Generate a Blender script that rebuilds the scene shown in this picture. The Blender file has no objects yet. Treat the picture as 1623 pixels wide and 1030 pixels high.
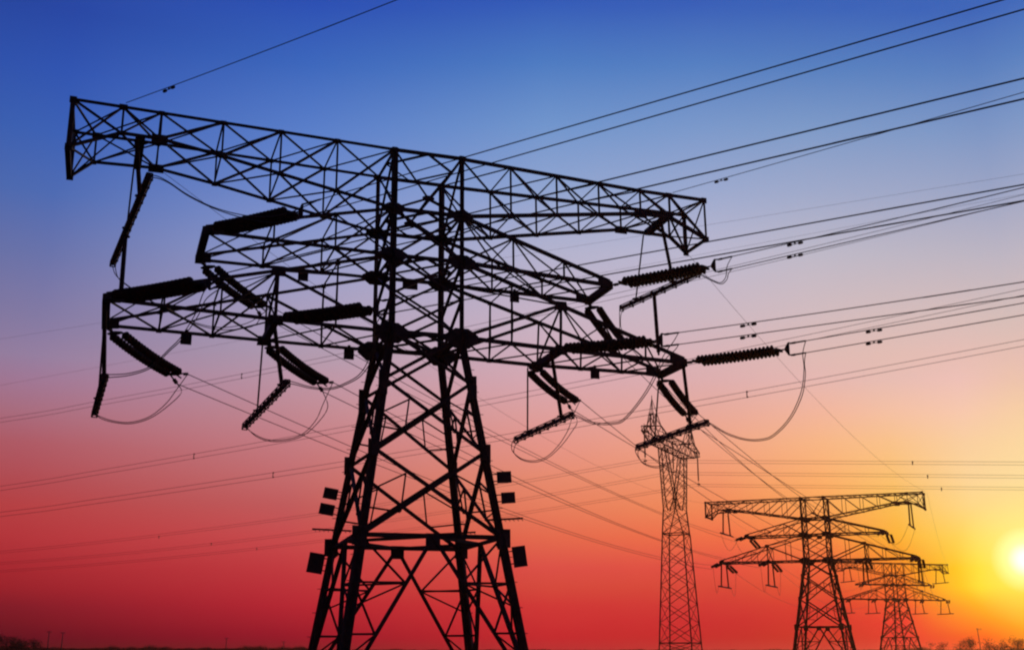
import bpy, math, random
from mathutils import Matrix, Vector
random.seed(7)
C = bpy.context.scene.collection
SC = bpy.context.scene
D={
"strings":[["t1n","2L",[-10.002,34.876,14.732],[-6.371,32.14,14.354]],["t1f","2L",[-10.982,37.659,14.722],[-9.414,41.497,14.026]],["t2n","2L",[25.898,127.95,13.647],[24.31,124.062,12.933]],["t2f","2L",[27.025,130.292,13.647],[28.71,134.139,12.933]],["t3n","2L",[66.357,220.09,13.564],[64.672,216.243,12.85]],["t1n","3L",[-12.504,33.328,11.942],[-8.479,30.295,11.502]],["t1f","3L",[-13.534,36.252,11.932],[-11.995,40.137,11.065]],["t2n","3L",[23.286,129.208,10.882],[21.739,125.303,10.168]],["t2f","3L",[24.413,131.549,10.882],[26.122,135.386,10.168]],["t3n","3L",[63.546,219.382,10.799],[61.836,215.545,10.085]],["t1n","3Lm",[-7.819,35.827,11.987],[-4.088,33.016,11.586]],["t1f","3Lm",[-8.715,38.373,11.978],[-7.067,42.347,11.264]],["t2n","3Lm",[28.015,126.931,10.882],[26.406,123.052,10.168]],["t2f","3Lm",[29.142,129.273,10.882],[30.808,133.129,10.168]],["t3n","3Lm",[68.635,220.664,10.799],[66.969,216.808,10.085]],["t1n","2R",[3.699,41.038,14.864],[7.212,38.391,14.763]],["t1f","2R",[2.988,43.056,14.857],[4.579,46.484,13.959]],["t2n","2R",[39.382,121.459,13.647],[37.614,117.65,12.933]],["t2f","2R",[40.509,123.801,13.647],[42.082,127.696,12.933]],["t3n","2R",[80.869,223.745,13.564],[79.297,219.851,12.85]],["t1n","3Rm",[1.415,40.012,12.076],[5.068,37.259,11.706]],["t1f","3Rm",[0.601,42.323,12.069],[2.666,46.86,11.506]],["t2n","3Rm",[37.112,122.552,10.882],[35.373,118.729,10.168]],["t2f","3Rm",[38.24,124.894,10.882],[39.83,128.781,10.168]],["t3n","3Rm",[78.426,223.13,10.799],[76.836,219.243,10.085]],["t1n","3R",[6.537,42.176,12.126],[9.945,39.608,12.013]],["t1f","3R",[5.866,44.082,12.12],[7.775,48.088,11.213]],["t2n","3R",[42.111,120.146,10.882],[40.305,116.354,10.168]],["t2f","3R",[43.239,122.487,10.882],[44.791,126.39,10.168]],["t3n","3R",[83.807,224.485,10.799],[82.255,220.583,10.085]]],
"bars":{"2L":[[-10.948,31.77,15.35],[-14.769,39.814,15.35]],"3L":[[-12.576,34.181,9.7],[-14.884,39.834,9.7]],"3Lm":[[-7.093,34.956,9.7],[-10.067,42.213,9.7]],"2R":[[7.073,41.063,15.35],[4.583,45.55,15.35]],"3Rm":[[2.138,40.06,9.7],[0.164,45.017,9.7]],"3R":[[7.211,41.471,9.7],[5.229,46.784,9.7]]},
"rods":[["2L",0,[-12.281,34.041,17.681],[-11.802,33.569,15.35]],["2L",1,[-13.119,36.418,17.723],[-13.172,36.451,15.35]],["3L",0,[-12.504,33.328,11.942],[-12.715,34.521,9.7]],["3L",1,[-13.534,36.252,11.932],[-14.053,37.798,9.7]],["3Lm",0,[-7.819,35.827,11.987],[-7.387,35.674,9.7]],["3Lm",1,[-8.715,38.373,11.978],[-9.092,39.834,9.7]],["2R",0,[5.81,41.675,17.857],[6.339,42.385,15.35]],["2R",1,[5.356,43.413,17.902],[5.081,44.653,15.35]],["3Rm",0,[1.415,40.012,12.076],[1.814,40.872,9.7]],["3Rm",1,[0.601,42.323,12.069],[0.606,43.908,9.7]],["3R",0,[6.537,42.176,12.126],[6.793,42.593,9.7]],["3R",1,[5.866,44.082,12.12],[5.755,45.375,9.7]]],
"posts":[["L",[-12.316,34.154,12.2],[-13.255,36.632,15.28]],["R",[5.484,41.154,12.2],[5.662,43.229,15.28]]],
"jump":[["2L","n",0,[[-10.99,31.77,15.391],[-10.7,31.791,15.342],[-10.331,31.82,15.149],[-9.741,31.868,14.758],[-8.873,31.935,14.359],[-7.832,32.011,14.142],[-6.899,32.079,14.232],[-5.72,31.649,14.543]]],["2L","n",1,[[-10.887,31.77,15.309],[-10.617,31.79,15.253],[-10.296,31.815,15.098],[-9.711,31.864,14.711],[-8.843,31.932,14.309],[-7.79,32.011,14.017],[-6.839,32.081,13.981],[-5.675,31.616,14.117]]],["2L","f",0,[[-14.821,39.814,15.399],[-14.695,39.929,14.974],[-14.401,40.037,14.691],[-13.748,40.245,14.265],[-12.514,40.619,13.594],[-11.193,40.984,13.225],[-10.019,41.299,13.464],[-9.178,41.493,14.171]]],["2L","f",1,[[-14.694,39.814,15.301],[-14.592,39.927,14.868],[-14.352,40.016,14.626],[-13.704,40.219,14.202],[-12.466,40.587,13.53],[-11.097,40.96,13.131],[-9.842,41.289,13.322],[-9.585,41.66,13.851]]],["3L","n",0,[[-12.618,34.181,9.74],[-12.515,34.113,9.749],[-11.63,33.56,9.66],[-10.786,32.986,9.748],[-10.116,32.397,10.1],[-9.643,31.955,10.376],[-9.054,31.248,10.915],[-8.685,30.669,11.392],[-7.921,29.874,11.632]]],["3L","n",1,[[-12.513,34.181,9.66],[-12.427,34.123,9.661],[-11.585,33.563,9.604],[-10.749,32.96,9.699],[-10.067,32.33,10.04],[-9.585,31.87,10.287],[-8.985,31.167,10.749],[-8.61,30.629,11.132],[-7.868,29.834,11.275]]],["3L","f",0,[[-14.933,39.834,9.746],[-14.74,39.852,9.615],[-14.221,39.895,9.442],[-13.602,39.944,9.404],[-12.964,39.999,9.622],[-12.436,40.058,10.109],[-12.102,40.108,10.655],[-11.762,40.13,11.208]]],["3L","f",1,[[-14.812,39.834,9.654],[-14.641,39.851,9.517],[-14.179,39.889,9.386],[-13.565,39.938,9.353],[-12.925,39.994,9.569],[-12.348,40.054,10.027],[-11.932,40.106,10.525],[-12.171,40.292,10.888]]],["3Lm","n",0,[[-7.135,34.956,9.741],[-6.916,34.875,9.707],[-6.313,34.643,9.495],[-5.673,34.4,9.393],[-5.139,34.183,9.503],[-4.632,33.943,9.777],[-4.287,33.638,10.379],[-4.137,33.291,11.14],[-3.488,32.564,11.731]]],["3Lm","n",1,[[-7.031,34.956,9.659],[-6.826,34.874,9.615],[-6.268,34.645,9.438],[-5.644,34.39,9.346],[-5.107,34.155,9.453],[-4.595,33.9,9.699],[-4.24,33.601,10.219],[-4.077,33.273,10.87],[-3.473,32.552,11.298]]],["3Lm","f",0,[[-10.117,42.213,9.748],[-9.761,42.226,9.441],[-9.253,42.243,9.206],[-8.66,42.261,9.182],[-7.941,42.284,9.379],[-7.425,42.307,9.93],[-7.166,42.328,10.592],[-6.838,42.327,11.413]]],["3Lm","f",1,[[-9.992,42.213,9.652],[-9.661,42.226,9.338],[-9.212,42.241,9.148],[-8.626,42.259,9.129],[-7.904,42.282,9.325],[-7.337,42.306,9.845],[-6.993,42.328,10.456],[-7.244,42.495,11.093]]],["2R","n",0,[[7.027,41.063,15.401],[7.142,40.847,15.277],[7.455,40.166,14.805],[7.671,39.732,14.565],[7.791,39.343,14.66],[7.753,38.819,14.877],[7.779,37.963,14.958]]],["2R","n",1,[[7.143,41.063,15.299],[7.221,40.841,15.176],[7.467,40.078,14.722],[7.658,39.518,14.442],[7.769,39.077,14.462],[7.761,38.663,14.556],[7.758,37.978,14.508]]],["2R","f",0,[[4.531,45.55,15.405],[4.513,45.712,15.162],[4.536,45.976,14.76],[4.561,46.191,14.431],[4.829,46.5,14.09]]],["2R","f",1,[[4.66,45.55,15.295],[4.567,45.698,15.079],[4.566,45.94,14.689],[4.67,46.176,14.317],[4.43,46.685,13.77]]],["3Rm","n",0,[[2.093,40.06,9.746],[2.359,39.916,9.631],[2.827,39.645,9.353],[3.537,39.266,9.249],[3.96,39.018,9.402],[4.644,38.407,10.225],[5.183,37.722,11.266],[5.502,37.405,11.692],[5.611,36.85,11.859]]],["3Rm","n",1,[[2.205,40.06,9.654],[2.452,39.912,9.527],[2.874,39.652,9.289],[3.564,39.256,9.198],[3.985,38.989,9.347],[4.665,38.344,10.134],[5.208,37.65,11.08],[5.539,37.359,11.386],[5.597,36.86,11.452]]],["3Rm","f",0,[[0.114,45.017,9.751],[-0.011,45.13,9.525],[0.033,45.254,9.246],[0.402,45.447,8.984],[0.914,45.658,8.942],[1.432,45.879,9.158],[1.946,46.164,9.71],[2.326,46.442,10.357],[2.517,46.66,10.929],[2.865,46.767,11.667]]],["3Rm","f",1,[[0.24,45.017,9.649],[0.102,45.141,9.406],[0.1,45.249,9.163],[0.435,45.426,8.925],[0.947,45.639,8.882],[1.465,45.862,9.098],[2.013,46.155,9.63],[2.453,46.437,10.241],[2.72,46.652,10.764],[2.465,46.949,11.347]]],["3R","n",0,[[7.166,41.471,9.747],[7.382,41.397,9.625],[7.86,41.219,9.269],[8.469,41.015,9.005],[9.006,40.846,8.952],[9.463,40.697,9.087],[10.037,40.443,9.671],[10.437,40.151,10.526],[10.545,39.899,11.332],[10.496,39.734,11.864],[10.492,39.196,12.207]]],["3R","n",1,[[7.279,41.471,9.653],[7.484,41.391,9.508],[7.924,41.215,9.185],[8.496,41.01,8.953],[9.03,40.829,8.898],[9.484,40.669,9.031],[10.054,40.399,9.596],[10.454,40.103,10.383],[10.568,39.861,11.097],[10.529,39.719,11.519],[10.467,39.215,11.771]]],["3R","f",0,[[5.178,46.784,9.753],[5.135,46.87,9.507],[5.455,47.047,9.088],[6.082,47.25,8.959],[6.728,47.468,9.287],[7.187,47.706,9.961],[7.499,47.934,10.683],[7.995,48.039,11.362]]],["3R","f",1,[[5.306,46.784,9.647],[5.235,46.875,9.394],[5.492,47.03,9.022],[6.112,47.234,8.898],[6.762,47.455,9.224],[7.276,47.698,9.865],[7.679,47.925,10.528],[7.598,48.228,11.042]]]],
"dampers":{"3Rm":[1186],"3R":[1385],"2R":[1260]},
"damp":[["near","3Rm",0,[7.638,35.323,11.755],[0.799,-0.602,0.0]],["near","3Rm",1,[7.618,35.338,11.361],[0.799,-0.602,0.0]],["near","3R",0,[12.471,37.705,12.22],[0.799,-0.602,0.0]],["near","3R",1,[12.442,37.727,11.802],[0.799,-0.602,0.0]],["near","2R",0,[9.66,36.545,14.977],[0.799,-0.602,0.0]],["near","2R",1,[9.635,36.564,14.546],[0.799,-0.602,0.0]],["earthnear","L",0,[-10.794,32.344,18.613],[0.799,-0.602,0.0]],["earthnear","R",0,[8.039,40.464,18.982],[0.799,-0.602,0.0]]],
"tall":[26.1,183.0,-1.2],
"tstr":[["L",[20.138,170.776,34.8],[20.138,170.776,29.05]],["M",[26.1,183.0,34.8],[26.1,183.0,29.171]],["R",[32.062,195.224,34.8],[32.062,195.224,28.947]]],
"spac":[["bg","A",[-20.808,85.139,22.014]],["bg","B",[-24.512,86.945,16.113]],["bg","C",[-17.619,83.583,14.167]],["bg","C",[14.362,67.985,16.788]],["tallR","L",[54.547,153.994,26.266]],["tallL","L",[-65.157,212.378,21.8]],["tallR","M",[60.84,166.056,26.155]],["tallL","M",[-58.499,224.262,21.597]],["tallR","R",[67.218,178.077,25.952]],["tallL","R",[-52.276,236.358,21.656]]],
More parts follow.
